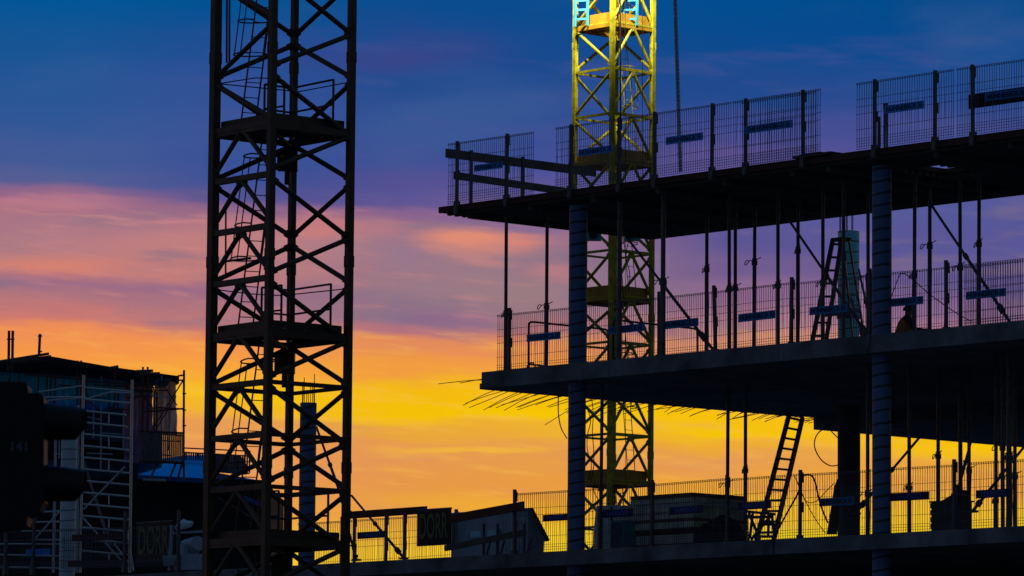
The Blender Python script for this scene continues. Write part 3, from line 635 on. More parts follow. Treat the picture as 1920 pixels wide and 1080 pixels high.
# handles on mid floor: long tube barriers running back from the edge
def barrier(px0, px1, vv0, vv1, zt0, label):
    a = ua(px0, vv0, 11.5); t = thing('tube_barrier', label, 'barrier', P(a, vv0, ZM), 'tube barriers on the middle floor')
    b = ua(px1, vv1, 11.5); d_ = P(b, vv1, 0)-P(a, vv0, 0); base = P(a, vv0, 0)
    def q(f_, z_): return base+d_*f_+UZ*z_
    m = MB(); m.path(smooth([q(0,ZM+.25), q(0,zt0-.12), q(.01,zt0-.04), q(.05,zt0), q(.3,zt0), q(.7,zt0), q(.95,zt0), q(.99,zt0-.04), q(1,zt0-.12), q(1,ZM+.25)], 4), .021, n=8); m.path([q(0,ZM+.25), q(1,ZM+.25)], .018, n=8); m.build('frame', 'steel_red', t)
    for f_ in (.0, 1.):
        m = MB(); m.path(smooth([q(f_-.03,ZM+.03), q(f_,ZM+.24), q(f_+.03,ZM+.03)], 5), .02, n=8); m.build('foot', 'steel_red', t)
barrier(991, 1140, 1.3, 3.5, ZM+1.12, 'curved tube barrier left of the striped column on the middle floor')
barrier(1150, 1308, 1.6, 4.0, ZM+1.02, 'curved tube barrier right of the striped column behind the mesh')
b = MB(); c0 = PP(996,692,.6); b.path([c0+DU*(.13*math.cos(a_/12*math.pi*2))+UZ*(.13*math.sin(a_/12*math.pi*2)) for a_ in range(13)], .016, n=6); tag(b.build('wheel_ring', 'rubber'), 'black ring lying upright by the foot of the left tube barrier', 'ring')
# cables
def cable(pts, r, label, name='cable', m='rubber'):
    b = MB(); b.path(smooth([PP(*p) for p in pts], 8), r, n=6); tag(b.build(name, m), label, 'cable')
cable([(1047,742,.9),(1047,775,.9),(1052,802,.9),(1063,822,.5)], .012, 'thin cable hanging from the slab edge left of the lower striped column')
cable([(1558,797,3),(1534,812,3),(1527,835,3),(1538,860,3),(1556,873,3),(1572,872,3)], .012, 'large cable loop hanging under the slab left of the thick column')
cable([(1549,797,3),(1562,812,3),(1575,825,3)], .011, 'short cable slanting into the thick column under the slab')
cable([(1452,1006,.6),(1475,963,.6),(1496,925,.6),(1505,895,.6),(1516,890,.6),(1527,900,.6),(1538,945,.6),(1552,980,.6)], .017, 'thick hose looping over the top of the lower fence')
cable([(1490,893,.62),(1500,915,.62),(1512,940,.62),(1530,940,.62),(1550,920,.62),(1565,905,.62)], .008, 'thin slack wire across the fence left of the thick column')
cable([(1490,893,.64),(1508,935,.64),(1530,975,.64),(1548,1000,.64)], .008, 'thin wire falling steeply behind the thick hose')
cable([(1670,560,1.1),(1685,520,1.1),(1692,513,1.1),(1705,519,1.1),(1745,553,1.1),(1790,585,1.1),(1822,603,1.1)], .009, 'thin wire looping over the mesh beside the worker')
cable([(1450,1008,-.02),(1450,1040,-.03),(1450,1070,-.02)], .01, 'thin cable hanging down the face of the lower slab')
cable([(1632,630,-.02),(1630,645,-.03),(1626,664,-.02)], .008, 'thin cable on the face of the middle slab under the column')
# DORR boards
def board(x0, x1, y0, y1, v, label):
    a, za = pv(x0, y0, v); b_, zb2 = pv(x1, y1, v); a2 = ua(x0, v, (za+zb2)/2); b2 = ua(x1, v, (za+zb2)/2)
    t = thing('company_board', label, 'sign', P(a2, v, zb2), 'black boards with tall yellow lettering'); s = MB(); s.uvbox(a2, b2, v-.02, v+.02, zb2, za); pl = s.build('panel', 'sign_black', t)
    s = MB(); s.uvbox(a2-.015, b2+.015, v-.026, v+.024, za+.001, za+.03); s.build('frame', 'steel', t)
    h = (za-zb2)*.74; w_ = b2-a2; lettering('DORR', h*1.32, P((a2+b2)/2, v-.026, (za+zb2)/2+h*.02), DU, UZ, 'ink_yellow', pl, .006, wide=w_*.84/(h*1.32*2.70), bold=.012)
board(783, 845, 958, 1021, 3.0, 'black board with tall yellow letters on the fence left of the shed')
board(256, 322, 982, 1052, .55, 'black board with tall dim yellow letters at the lower left below the black wall')
# machine with plastic bag
mc = thing('covered_mixer', 'grey blue machine frame on the slab right of the yellow lettered board', 'machine', at(350,1072,107.2))
def A_(x, y, d=107.2): return at(x, y, d)
for (x0,y0,x1,y1,w_) in ((322,985,318,1070,.06),(384,990,384,1070,.05),(322,1000,384,996,.05),(340,1045,384,1045,.14),(306,1052,338,1050,.22),(345,1020,345,1062,.12),(332,1012,352,1030,.05),(326,1060,386,1060,.2)):
    s = MB(); s.bar(A_(x0,y0), A_(x1,y1), w_, w_); s.build('frame_bar', 'corrugate', mc)
s = MB(); s.cyl(A_(352,1030,107.6), A_(372,1018,107.2), .22, .16, n=16); s.cyl(A_(340,1037,108), A_(352,1030,107.6), .12, .22, n=16); s.build('drum', 'corrugate', mc)
s = MB(); pts = [(328,990),(331,982),(338,977),(344,973),(351,976),(362,977),(363,981),(359,988),(350,991),(338,993),(331,996)]
cbag = A_(345,984); ringp = [A_(x, y) for x, y in pts]; top_ = [p.lerp(cbag, .35)+Vector((random.uniform(-.01,.01),-.10+random.uniform(-.03,.03),random.uniform(-.02,.02))) for p in ringp]; bot_ = [p.lerp(cbag, .35)+Vector((0,.10,0)) for p in ringp]; n = len(pts)
s.add(ringp+top_+bot_+[cbag+Vector((0,-.13,.01)), cbag+Vector((0,.13,0))], [(i,(i+1)%n,n+(i+1)%n,n+i) for i in range(n)]+[(i,(i+1)%n,2*n+(i+1)%n,2*n+i) for i in range(n)]+[(n+i,n+(i+1)%n,3*n) for i in range(n)]+[(2*n+i,2*n+(i+1)%n,3*n+1) for i in range(n)])
tag(s.build('plastic_bag', 'wrap'), 'pale crumpled plastic bag pulled over the top of the grey machine', 'plastic bag')

# ------------------------------------------------------------------ aluminium scaffold tower at the left
sc = thing('scaffold_tower', 'narrow aluminium scaffold tower with many pale rungs at the left', 'scaffold', at(155,1076,110.5))
def SA(x, y, d=110.5): return at(x, y, d)
def sbar(x0, y0, x1, y1, r=.024, d0=110.5, d1=110.3, name='ledger', m='alu'):
    b = MB(); b.cyl(SA(x0,y0,d0), SA(x1,y1,d1), r, n=8); return b.build(name, m, sc)
for x0, x1, y0, d in ((157,150,703,110.5),(248,243,712,110.3),(147,144,760,112.2),(105,100,780,112.4)): sbar(x0, y0, x1, 1074, .03, d, d, 'standard', 'alu' if d < 111 else 'corrugate')
yy = 748; i = 0
while yy < 1072:
    x1 = 246 if (yy < 760 or yy > 850) else (232, 236, 238, 242, 240)[i % 5]
    sbar(155, yy, x1, yy+(8 if yy > 700 else 6), .022, name='rung'); yy += 21.9; i += 1
for y in (770, 813, 857, 922, 966, 1035): sbar(204, y+4, 204, y+24, .012, name='strut')
for a in ((72,735,156,723),(60,745,160,744),(155,726,248,734),(160,748,208,735),(208,735,248,737),(80,752,156,745),(30,980,110,978),(40,996,125,995),(60,1012,128,1012),(0,1020,130,1020),(0,1040,130,1043),(0,1063,130,1066),(75,960,120,958)): sbar(*a, .018, 111.5, 111.2)
for a in ((157,955,234,875),(153,968,246,1072),(66,1010,120,950),(215,1020,246,1062),(240,1000,250,1070)): sbar(*a, .02, name='diagonal')
for a, lab in (((135,1009,226,1006),'upper'),((128,1057,232,1056),'lower')):
    b = MB(); b.bar(SA(a[0],a[1],110.0), SA(a[2],a[3],110.0), .04, .14); tag(b.build('plank', 'board_red'), lab+' of the two dark red planks tied to the aluminium scaffold tower', 'plank', 'dark red planks at the scaffold tower')

# ------------------------------------------------------------------ scaffolded building far left
D = 130.
hb_ = thing('scaffolded_building', 'low dark building with blue cladding under repair behind the left scaffold', 'building', Vector((at(300,1000,D).x, 140, 0)))
def B_(x, y, d=D): return at(x, y, d)
def quad(mb, pts, off): mb.prism(pts, off)
bk = Vector((0, 4, 0))
s = MB(); quad(s, [B_(-60,905,D+3), B_(250,893,D+1), B_(382,897,D), B_(500,900,D-.2), Vector((B_(500,900).x, D-.2, 0)), Vector((B_(-60,900).x, D+3, 0))], Vector((0,10,0))); s.build('lower_wall', 'wall_dark', hb_)
s = MB(); s.cyl(B_(268,899,D-.5), B_(312,901,D-.5), .035, n=8); s.build('wall_lamp', 'alu', hb_)
# sloping blue standing seam roof
def roofquad(pts, name='roof'):
    s = MB(); s.prism(pts, UZ*-.12+Vector((0,.02,0))); return s.build(name, 'sheet_blue', hb_)
roofquad([B_(258,890,D-.4), B_(383,897,D-.4), B_(383,853,D+3), B_(345,854,D+3), B_(258,866,D+3)])
roofquad([B_(383.5,897,D-.4), B_(500,947,D-.4), B_(500,903,D+3), B_(383.5,882,D+3)])
s = MB(); quad(s, [B_(225,800,D+3.4), B_(300,812,D+3.4), B_(300,895,D+3.4), B_(225,895,D+3.4)], Vector((0,.3,0))); s.build('stair_wall', 'sheet_net', hb_)
s = MB(); quad(s, [B_(398,850,D+3.2), B_(450,853,D+3.2), B_(466,875,D+3.2), B_(462,890,D+3.2), B_(398,885,D+3.2)], Vector((0,.06,0)));
s.build('screen', 'clad_purple', hb_)
for i in range(30):   # terrace pickets
    x = 346+i*4.2; b = MB(); b.cyl(B_(x,848+i*.22,D+2.7), B_(x,878+i*.3,D+2.7), .022 if i % 6 else .035, n=6); b.build('picket', 'steel', hb_)
s = MB(); s.cyl(B_(345,840,D+2.7), B_(470,846,D+2.7), .02, n=6); s.cyl(B_(345,878,D+2.7), B_(468,888,D+2.7), .02, n=6); s.cyl(B_(345,848,D+2.7), B_(468,855,D+2.7), .02, n=6); s.build('railing', 'steel', hb_)
for a in ((295,868,283,895),(330,868,318,897),(345,855,333,898),(345,868,345,900)): s = MB(); s.cyl(B_(*a[:2],D-1), B_(*a[2:],D-1), .03, n=6); s.build('bracket', 'steel', hb_)
# upper block with sheeted front
s = MB(); quad(s, [B_(-40,762,D+4.05), B_(235,764,D+3.05), B_(235,900,D+3), B_(-40,905,D+4)], Vector((0,3,0))); s.build('upper_wall', 'sheet_net', hb_)
s = MB(); quad(s, [B_(60,815,D+2), B_(235,830,D+2), B_(235,865,D+2), B_(60,860,D+2)], Vector((0,.4,0))); s.build('balcony_slab', 'wall_dark', hb_)

sf = thing('roofed_scaffold', 'tube scaffold with a sloping dark temporary roof and torn sheeting at the far left', 'scaffold', Vector((B_(345,700).x, D-1, 0)))
def fb(x0, y0, x1, y1, r=.024, d0=D-1, d1=D-1, name='tube', m='steel_red'):
    b = MB(); b.cyl(B_(x0,y0,d0), B_(x1,y1,d1), r, n=8); return b.build(name, m, sf)
s = MB(); s.prism([B_(-60,683,D+2), B_(0,676,D+.5), B_(90,667,D-1.5), B_(210,688,D-1), B_(336,705,D-.5), B_(336,709,D-.5), B_(330,713,D+3), B_(220,716,D+4), B_(90,690,D+4), B_(-60,694,D+4)][::-1], UZ*-.14); s.build('temporary_roof', 'wall_dark', sf)
for a in ((-40,684,92,663),(20,679,96,668),(205,690,222,687),(255,696,287,695),(262,701,300,700)): fb(*a, .035, D-1.6, D-1.6, 'roof_batten', 'timber')
for x in (17, 24): fb(x, 620, x-1, 695, .036, D-1.4, D-1.4, 'standard'); fb(x-4, 636, x+3, 636, .018, D-1.5, D-1.5, 'coupler')
fb(75, 626, 73, 668, .036, D-1.7, D-1.7, 'standard'); fb(71, 630, 79, 630, .02, D-1.7, D-1.7, 'coupler'); fb(71, 659, 79, 659, .02, D-1.7, D-1.7, 'coupler')
for x, y0, y1 in ((145,676,1000),(152,676,770),(216,686,760),(268,688,850),(277,688,868),(289,735,868),(294,735,868),(345,694,878),(18,700,760),(35,700,760),(72,700,750),(88,700,750),(95,700,755),(103,700,760),(215,735,765),(222,735,765),(162,690,760)): fb(x, y0, x-1, y1, .026 if x != 345 else .03, name='standard')
for a in ((333,705,346,703),(334,713,346,713),(290,764,346,767),(270,772,346,766),(235,745,290,742),(235,728,290,735),(45,702,160,712),(110,722,235,732),(160,715,290,722),(200,765,240,768)): fb(*a, .022, name='ledger')
for a in ((344,712,284,808),(296,800,330,742),(282,715,291,735),(160,748,185,768),(222,752,205,768)): fb(*a, .018, name='diagonal')
for y in (738, 769, 798): fb(342, y, 349, y, .018, name='coupler')
for i in range(26):
    x = random.uniform(100, 290); y = random.choice([722,731,742,752,770,781,795,803,812,826,838,850]); fb(x, y, x+random.uniform(20, 70), y+random.uniform(1, 6), .016, D-.9+random.uniform(-.4,.6), D-.8, 'ledger', random.choice(['steel_red','corrugate','steel']))
for x in (112,126,176,190,205,232,246,258,303,318): fb(x, random.uniform(705, 740), x-1, random.uniform(800, 895), .018, D-.7, D-.7, 'standard', random.choice(['steel_red','corrugate']))
for a in ((250,720,290,770),(300,712,332,760),(230,840,262,868),(118,800,160,850)): fb(*a, .014, D-.8, D-.8, 'diagonal')
# sheeting: curved hanging cloth
def cloth(pts_top, pts_bot, nr, m, depth, name='sheeting'):
    s = MB(); n = len(pts_top); rows = []
    for j in range(nr+1):
        f_ = j/nr; rows.append([B_(a[0]*(1-f_)+b[0]*f_+random.uniform(-.8,.8)*(0 < j < nr), a[1]*(1-f_)+b[1]*f_, depth+.18*math.sin(i*1.9+j*.5)+random.uniform(-.04,.04)) for i, (a, b) in enumerate(zip(pts_top, pts_bot))])
    th = Vector((0,.015,0)); fl = [p for r in rows for p in r]; k = len(fl)
    s.add(fl+[p+th for p in fl], [(j*n+i, j*n+i+1, (j+1)*n+i+1, (j+1)*n+i) for j in range(nr) for i in range(n-1)]+[(k+j*n+i, k+(j+1)*n+i, k+(j+1)*n+i+1, k+j*n+i+1) for j in range(nr) for i in range(n-1)], True)
    return s.build(name, m, sf)
cloth([(x, 712+(x-232)*.03) for x in range(290, 331, 5)], [(x*1.0+(2 if x > 322 else 0), 815) for x in range(290, 331, 5)], 8, 'sheet_white', D-.4)
cloth([(x, 718) for x in range(232, 291, 6)], [(x, 812) for x in range(232, 291, 6)], 8, 'clad_purple', D+.2)
cloth([(x, 709) for x in range(286, 323, 5)], [(290+i*3.6, 722+4*math.sin(i/7*math.pi)) for i in range(8)], 4, 'sheet_net', D-.7)
for i, (x0, x1, y0, y1, y2) in enumerate(((-40,48,686,686,766),(47,98,686,692,766),(97,160,691,702,768),(158,238,700,716,768))):
    s = MB(); s.prism([B_(x0,y2,D+2+i*.01), B_(x1,y2,D+2+i*.01), B_(x1,y1,D+2+i*.01), B_(x0,y0,D+2+i*.01)], Vector((0,.004,0))); s.build('blue_sheeting', 'tarp_blue', sf)
for i in range(22):
    x = 268+i*3.55; b = MB(); b.cyl(B_(x,811,D-1.2), B_(x,866-(i > 10)*2,D-1.2), .022, n=6); b.build('picket', 'steel', sf)
fb(262,808,346,812,.025,D-1.2,D-1.2,'railing'); fb(262,864,346,868,.04,D-1.2,D-1.2,'railing')
for i in range(14): x = 234+i*2.6; fb(x, 800+(i % 3)*3, x, 868, .014, D-.9, D-.9, 'picket', 'clad_purple')

# ------------------------------------------------------------------ traffic signal (close to the camera)
TD = 31.
def TT(x, y, d=TD): return at(x, y, d)
ts = thing('traffic_signal', 'large out of focus black traffic signal with two long visors at the left edge', 'traffic signal', Vector((TT(-30,900).x, TD+.25, 0)))
s = MB(); yd = Vector((0,.26,0))
s.prism([TT(-60,722), TT(-8,716), TT(0,715), TT(44,716), TT(52,722), TT(53,736), TT(78,738), TT(82,746), TT(82,940), TT(74,958), TT(52,968), TT(50,985), TT(0,994), TT(-60,996)][::-1], yd); s.build('housing', 'signal_black', ts)
for y0, y1, ys in ((752,826,0),(868,942,0)):
    s = MB(); n = 20; c0 = TT(78,(y0+y1)/2); rr = (TT(78,y0).z-TT(78,y1).z)/2
    rows = []
    for k in range(9):
        f_ = k/8; row = []
        for i in range(n+1):
            an = math.radians(-60+300*i/n); 
            dx = .262*f_*(1-.0*f_); 
            low_ = max(0, -math.sin(an)); dx *= (1-.30*low_)
            row.append(c0+Vector((dx, .13, 0))+Vector((0, -math.cos(an)*rr*.98, math.sin(an)*rr*(1-.16*f_)))-UZ*(.012*f_))
        rows.append(row)
    m_ = n+1; fl = [p for r in rows for p in r]; inn = [p.lerp(Vector((p.x, c0.y+.13, c0.z)), .04) for p in fl]; k0 = len(fl)
    s.add(fl+inn, [(k*m_+i, k*m_+i+1, (k+1)*m_+i+1, (k+1)*m_+i) for k in range(8) for i in range(n)]+[(k0+k*m_+i, k0+(k+1)*m_+i, k0+(k+1)*m_+i+1, k0+k*m_+i+1) for k in range(8) for i in range(n)], True)
    s.build('visor', 'signal_black', ts)
    s = MB(); s.cyl(c0+Vector((-.01,.13,0)), c0+Vector((.012,.13,0)), rr*.93, n=24); s.build('lens', 'signal_black', ts)
s = MB(); px0 = TT(-34,850); s.cyl(Vector((px0.x, TD+.13, 0)), Vector((px0.x, TD+.13, TT(0,640).z)), .055, n=16); s.build('pole', 'signal_black', ts)
lettering('141', .085, TT(36,838)-Vector((0,.004,0)), Vector((1,0,0)), UZ, 'grey_ink', ts, .004, bold=.002, name='number')

# ------------------------------------------------------------------ crane masts
def mast(root, cx, cy, r, off, zs, chord, m, scheme, hor, rb, dk):
    """zs: level heights, scheme(face, n) -> list of (cornerA, levelA, cornerB, levelB)"""
    t = math.radians(off)
    def corner(k, z):
        a = t+k*math.pi/2-math.pi/2     # 0 N(ear) 1 R 2 Fa 3 L
        return Vector((cx+r*math.cos(a), cy+r*math.sin(a), z))
    return corner
def mast_parts(root, corner, zs, chord, m, braces, hors, rb, cw=None, jz0=0, jstep=4):
    for k in range(4):
        c = MB(); w_ = (cw or {}).get(k, chord); d = (corner(k, 0)-corner((k+2) % 4, 0)).normalized()
        ax = (corner((k+1) % 4, 0)-corner(k, 0)).normalized()
        c.bar(corner(k, 0), corner(k, zs[-1]), w_, w_, ax); c.build('chord', m, root)
    for (a, za, b, zb) in braces:
        c = MB(); p, q = corner(a, za) if not isinstance(a, tuple) else corner(a[0], za).lerp(corner(a[1], za), .5), corner(b, zb)
        c.cyl(p, q, rb, n=10); 
        for e0, e1 in ((p, q), (q, p)):
            g_ = e0.lerp(e1, .035); dd = (e1-e0).normalized(); sd_ = dd.cross(Vector((0,1,0))).normalized(); c.box(g_, dd, sd_, dd.cross(sd_), .10, .07, .008)
        c.build('brace', m, root)
    zj = jz0
    while zj > .5:
        for k in range(4):
            p = corner(k, zj); w_ = (cw or {}).get(k, chord); ax = (corner((k+1) % 4, 0)-p); ax.z = 0; ax.normalize(); ay = Vector((-ax.y, ax.x, 0))
            c = MB(); c.box(p, ax, ay, UZ, w_*.55, w_*.55, .07)
            for sx_ in (-1, 1):
                for sy_ in (-1, 1): c.cyl(p+ax*(sx_*w_*.48)+ay*(sy_*w_*.48)-UZ*.11, p+ax*(sx_*w_*.48)+ay*(sy_*w_*.48)+UZ*.11, .016, n=6)
            c.build('joint_plate', m, root)
        zj -= jstep
    for (a, b, z_, rr) in hors:
        c = MB(); p, q = corner(a, z_), corner(b, z_); c.bar(p, q, rr*2, rr*2); c.build('cross_beam', m, root)
def mast_deck(root, corner, z_, m, toe, thick=.10, hole=None, rail=True):
    c = MB(); cs = [corner(k, z_) for k in range(4)]; ce = sum(cs, Vector())/4
    ins = [p.lerp(ce, .03) for p in cs]
    # floor in two parts leaving a hatch toward the far side
    mN, mR, mF, mL = ins
    def lp(a, b, f_): return a.lerp(b, f_)
    c.prism([mN, mR, lp(mR, mF, .62), lp(mL, mF, .62)*1.0, mL][::-1], UZ*thick*.5)
    c.prism([lp(mL, mF, .62).lerp(lp(mR, mF, .62), .62), lp(mR, mF, .62), mF][::-1], UZ*thick*.5)
    c.build('platform', m, root)
    c = MB(); n_ = [p.lerp(ce, .10) for p in cs]
    for k in range(4):
        c.bar(n_[k]+UZ*(toe/2+thick*.6), n_[(k+1) % 4]+UZ*(toe/2+thick*.6), .02, toe)
        c.bar(cs[k]-UZ*.06, cs[(k+1) % 4]-UZ*.06, .09, .12)
    c.bar(cs[0]-UZ*.15, cs[2]-UZ*.15, .07, .05); c.build('platform_frame', m, root)
    if rail:
        c = MB(); h = 1.02
        a, b, d = cs[3].lerp(cs[2], .55).lerp(ce, .25), cs[1].lerp(ce, .26), cs[2].lerp(ce, .2)
        for p in (a, b, d, ce.lerp(d, .15)): c.cyl(p+UZ*thick, p+UZ*h, .024, n=6)
        for hh in (h, h*.52):
            c.cyl(a+UZ*hh, d+UZ*hh, .022, n=6); c.cyl(d+UZ*hh, b+UZ*hh, .022, n=6); c.cyl(a+UZ*hh, ce.lerp(d,.15)+UZ*hh, .02, n=6)
        c.build('guardrail', m, root)
def mast_ladder(root, p0, p1, side, m, w=.34, hoops=(.35, .6, .86), back=None, rr=.017):
    c = MB(); a, b = p0-side*w/2, p0+side*w/2; e, f_ = p1-side*w/2, p1+side*w/2
    c.cyl(a, e, rr, n=6); c.cyl(b, f_, rr, n=6); n = int((p1-p0).length/.3)
    for i in range(1, n): c.cyl(a.lerp(e, i/n), b.lerp(f_, i/n), rr*.6, n=6)
    c.build('ladder', m, root)
    if back is not None:
        c = MB(); straps = [[] for _ in range(3)]
        for h in hoops:
            q = p0.lerp(p1, h); arc = []
            for i in range(13):
                an = math.pi*i/12; arc.append(q-side*(.34*math.cos(an))+back*(.62*math.sin(an)))
            c.path([q-side*w/2]+arc+[q+side*w/2], .016, n=6)
            for j, i in enumerate((2, 6, 10)): straps[j].append(arc[i])
        for s_ in straps: c.path(s_, .012, n=5)
        c.build('ladder_cage', m, root)

# dark crane mast in front
c1 = thing('tower_crane_mast', 'huge dark lattice crane mast with platforms left of the centre', 'crane', Vector((at(527,540,97).x, 97, 0)))
X1 = at(527.5, 400, 97).x
cor = mast(None, X1, 97, 1.345, -6.4, None, None, None, None, None, None, None)
zA = at(527, 245, 97).z-.02; q = (zA-(at(527, 1018, 97).z))/8; zC = zA-8*q
lv = lambda n: zC+n*q
zs = [0, lv(17)]
br = []; ho = []
for n in range(-7, 17):
    if lv(n) < 0: continue
    # right front N-R : R at even, N at odd ; right back R-Fa ; left back L-Fa
    if n % 2 == 0: br += [(1, lv(n)-.1, 0, lv(n+1)-.08), (2, lv(n)+.1, 1, lv(n+1)-.06), (2, lv(n)+.1, 3, lv(n+1)-.06)]
    else: br += [(0, lv(n)+.1, 1, lv(n+1)-.1-.0), (1, lv(n)+.06, 2, lv(n+1)-.08), (3, lv(n)+.06, 2, lv(n+1)-.08)]
    if n >= 8:
        br += [(0, lv(n)+.08, 3, lv(n+1)-.06)] if n % 2 == 0 else [(3, lv(n)+.06, 0, lv(n+1)-.08)]
    else:
        br += [((3, 0), lv(n+1)-.04, 3, lv(n)+.12), ((3, 0), lv(n+1)-.04, 0, lv(n)+.12)]
        ho.append((3, 0, lv(n+1), .055))
    if n < 4: ho += [(0, 1, lv(n), .04), (1, 2, lv(n), .035), (2, 3, lv(n), .04)]
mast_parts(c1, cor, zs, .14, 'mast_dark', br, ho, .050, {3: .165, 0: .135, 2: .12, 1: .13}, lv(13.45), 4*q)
for n in (12, 8, 4, 0, -4):
    z_ = lv(n)
    if z_ < .3: continue
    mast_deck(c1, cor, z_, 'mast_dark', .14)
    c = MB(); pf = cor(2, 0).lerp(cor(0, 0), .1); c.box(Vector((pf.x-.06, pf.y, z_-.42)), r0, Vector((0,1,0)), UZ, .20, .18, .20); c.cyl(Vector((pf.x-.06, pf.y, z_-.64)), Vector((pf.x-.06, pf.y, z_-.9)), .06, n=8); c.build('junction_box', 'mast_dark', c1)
side = Vector((.92,.38,0)).normalized()
for n in (12, 8, 4, 0, -4):
    z_ = lv(n)
    if z_ < .3: continue
    b0 = at(463, 400, 97.3); t0_ = at(505, 400, 97.3)
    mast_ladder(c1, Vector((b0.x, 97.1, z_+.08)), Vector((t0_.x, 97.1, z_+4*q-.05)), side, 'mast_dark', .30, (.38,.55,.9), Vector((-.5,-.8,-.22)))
c = MB()
for x in (425.5, 430.5):
    c.cyl(at(x,-60,97.3), at(x-.5,118,97.3), .02, n=6); c.build('cable', 'rubber', c1); c = MB()
c.cyl(at(423.5,395,97.3), at(423,514,97.3), .018, n=6); c.cyl(at(424,490,97.3), at(470,484,97.0), .025, n=6); c.build('cable', 'rubber', c1)
for pts in (((409,157),(480,146),(505,147)),((409,157),(520,168),(560,172),(650,155)),((404,543),(470,551),(520,554),(560,551),(645,542))):
    c = MB(); c.path([at(x,y,97.2) for x,y in pts], .012, n=5); c.build('tie_cable', 'rubber', c1)

# yellow crane mast behind
YD = 150.
c2 = thing('tower_crane_mast', 'yellow floodlit lattice crane mast rising behind the top deck', 'crane', Vector((at(1150,540,YD).x, YD, 0)))
X2 = at(1150, 300, YD).x
cor2 = mast(None, X2, YD, 1.175, -3.5, None, None, None, None, None, None, None)
z55 = at(1150, 53, YD).z; p_ = (z55-at(1150, 905, YD).z)/10
lw = lambda m_: z55-m_*p_
br = []; ho = []
for n in range(-8, 19):
    if lw(n+1) < 0: continue
    a, b = lw(n)-.08, lw(n+1)+.08
    br += [((0, 1), a+.04, 0, b), ((0, 1), a+.04, 1, b)]
    e = n % 2 == 0
    br += [(3, a, 0, b) if e else (0, a, 3, b), (2, a, 1, b) if e else (1, a, 2, b), (3, a, 2, b) if not e else (2, a, 3, b)]
    ho += [(0, 1, lw(n), .045), (3, 0, lw(n), .035), (1, 2, lw(n), .03), (2, 3, lw(n), .03)]
mast_parts(c2, cor2, [0, lw(-8)], .125, 'mast_yellow', br, ho, .048, None, lw(-2.6), 3*p_)
for n in (-3, 0, 3, 6, 10, 14):
    mast_deck(c2, cor2, lw(n), 'yellow_deck', .28, rail=False)
sd2 = Vector((.75,.66,0))
for n0, n1 in ((0,-3),(3,0),(6,3),(10,6),(14,10)):
    mast_ladder(c2, Vector((X2+.62, YD, lw(n0)+.08)), Vector((X2+.22, YD+.15, lw(n1))), sd2, 'mast_yellow', .3, (.4,.7), Vector((.2,-.9,0)), .014)
for px0, px1 in ((1076,1101),(1166,1194)):
    dd = YD-.5 if px0 < 1100 else YD-.6
    b0, b1 = at(px0+2,50,dd), at(px1,48,dd); t0_, t1_ = at(px0+4,-60,dd+.1), at(px1+2,-60,dd+.1)
    c = MB(); c.bar(b0,t0_,.05,.07); c.bar(b1,t1_,.05,.07)
    for i in range(5): f_ = .12+i*.16; c.bar(b0.lerp(t0_,f_), b1.lerp(t1_,f_), .05, .06)
    c.build('turquoise_frame', 'turquoise', c2)
for px in (1114, 1184):
    c = MB(); ct = at(px,444,YD-1.3); c.box(ct, r0, Vector((0,1,0)), UZ, .21, .10, .12); gb = c.build('guide_bracket', 'turquoise', c2)
    c = MB(); c.cyl(ct+Vector((-.02,-.16,.06)), ct+Vector((-.02,-.105,.06)), .13, n=20); c.build('roller', 'rubber', gb)
for px, r_, ye in ((1163,.022,560),(1204,.008,430),(1172,.008,900)):
    c = MB(); a, b = at(px,-120,YD-1.25), at(px+1,ye,YD-1.25); c.cyl(a, b, r_, n=6); c.build('rope', 'rubber', c2)
rnd = random.Random(3)
for (px, y0, y1) in ((1112,745,905),(1104,760,900),(1165,350,560),(1178,380,545),(1118,900,1000)):
    pts = [at(px+rnd.uniform(-5,5), y0+(y1-y0)*i/5, YD-1.0) for i in range(6)]; c = MB(); c.path(smooth(pts, 5), .014, n=5); c.build('cable', 'rubber', c2)
# floodlights clamped to the yellow mast, just above the picture
for px, py, dd, aim, en in ((1062,-200,YD-3.4,(1130,-48),3400),(1196,-200,YD-3.6,(1160,-48),3400)):
    pos = at(px,py,dd); tgt = at(aim[0],aim[1],YD-.3)
    fl = thing('floodlight', {1062:'left floodlight clamped above the picture to the yellow mast',1196:'right floodlight clamped above the picture to the yellow mast'}[px], 'floodlight', pos, 'floodlights on the yellow mast')
    dr = (tgt-pos).normalized(); d_, a_, t_ = frame(dr)
    s = MB(); s.box(pos-dr*.12, dr, a_, t_, .08, .2, .15); s.build('housing', 'lamp_body', fl)
    s = MB(); s.box(pos-dr*.038, dr, a_, t_, .002, .17, .12); s.build('lens', 'lamp_glow', fl)
    s = MB(); s.bar(pos-dr*.15, Vector((X2+(-1 if px < 1100 else .9), YD-.3, pos.z+.1)), .05); s.build('bracket', 'lamp_body', fl)
    ld = bpy.data.lights.new('floodlight', 'SPOT'); ld.energy = en; ld.color = (.97,1,.86); ld.spot_size = math.radians(80); ld.spot_blend = 1; ld.shadow_soft_size = .15
    lo = bpy.data.objects.new('floodlight_beam', ld); COL.objects.link(lo); lo.parent = fl
    lo.rotation_euler = dr.to_track_quat('-Z', 'Y').to_euler(); lo.location = dr*.02

# hoist chain
b = MB(); a, e = at(1264,-60,YD-4), at(1276,322,YD-4); n = 230; d_ = (e-a)/n; dn = d_.normalized(); sx = dn.cross(Vector((0,1,0))).normalized(); sy = dn.cross(sx)
for i in range(n):
    p = a+d_*(i+.5); an = i*1.25; w_ = sx*math.cos(an)+sy*math.sin(an); b.box(p, dn, w_, dn.cross(w_), d_.length*.55, .058, .026)
hc_ = b.build('hoist_chain', 'corrugate'); tag(hc_, 'heavy dark hoist chain hanging right of the yellow mast', 'chain')

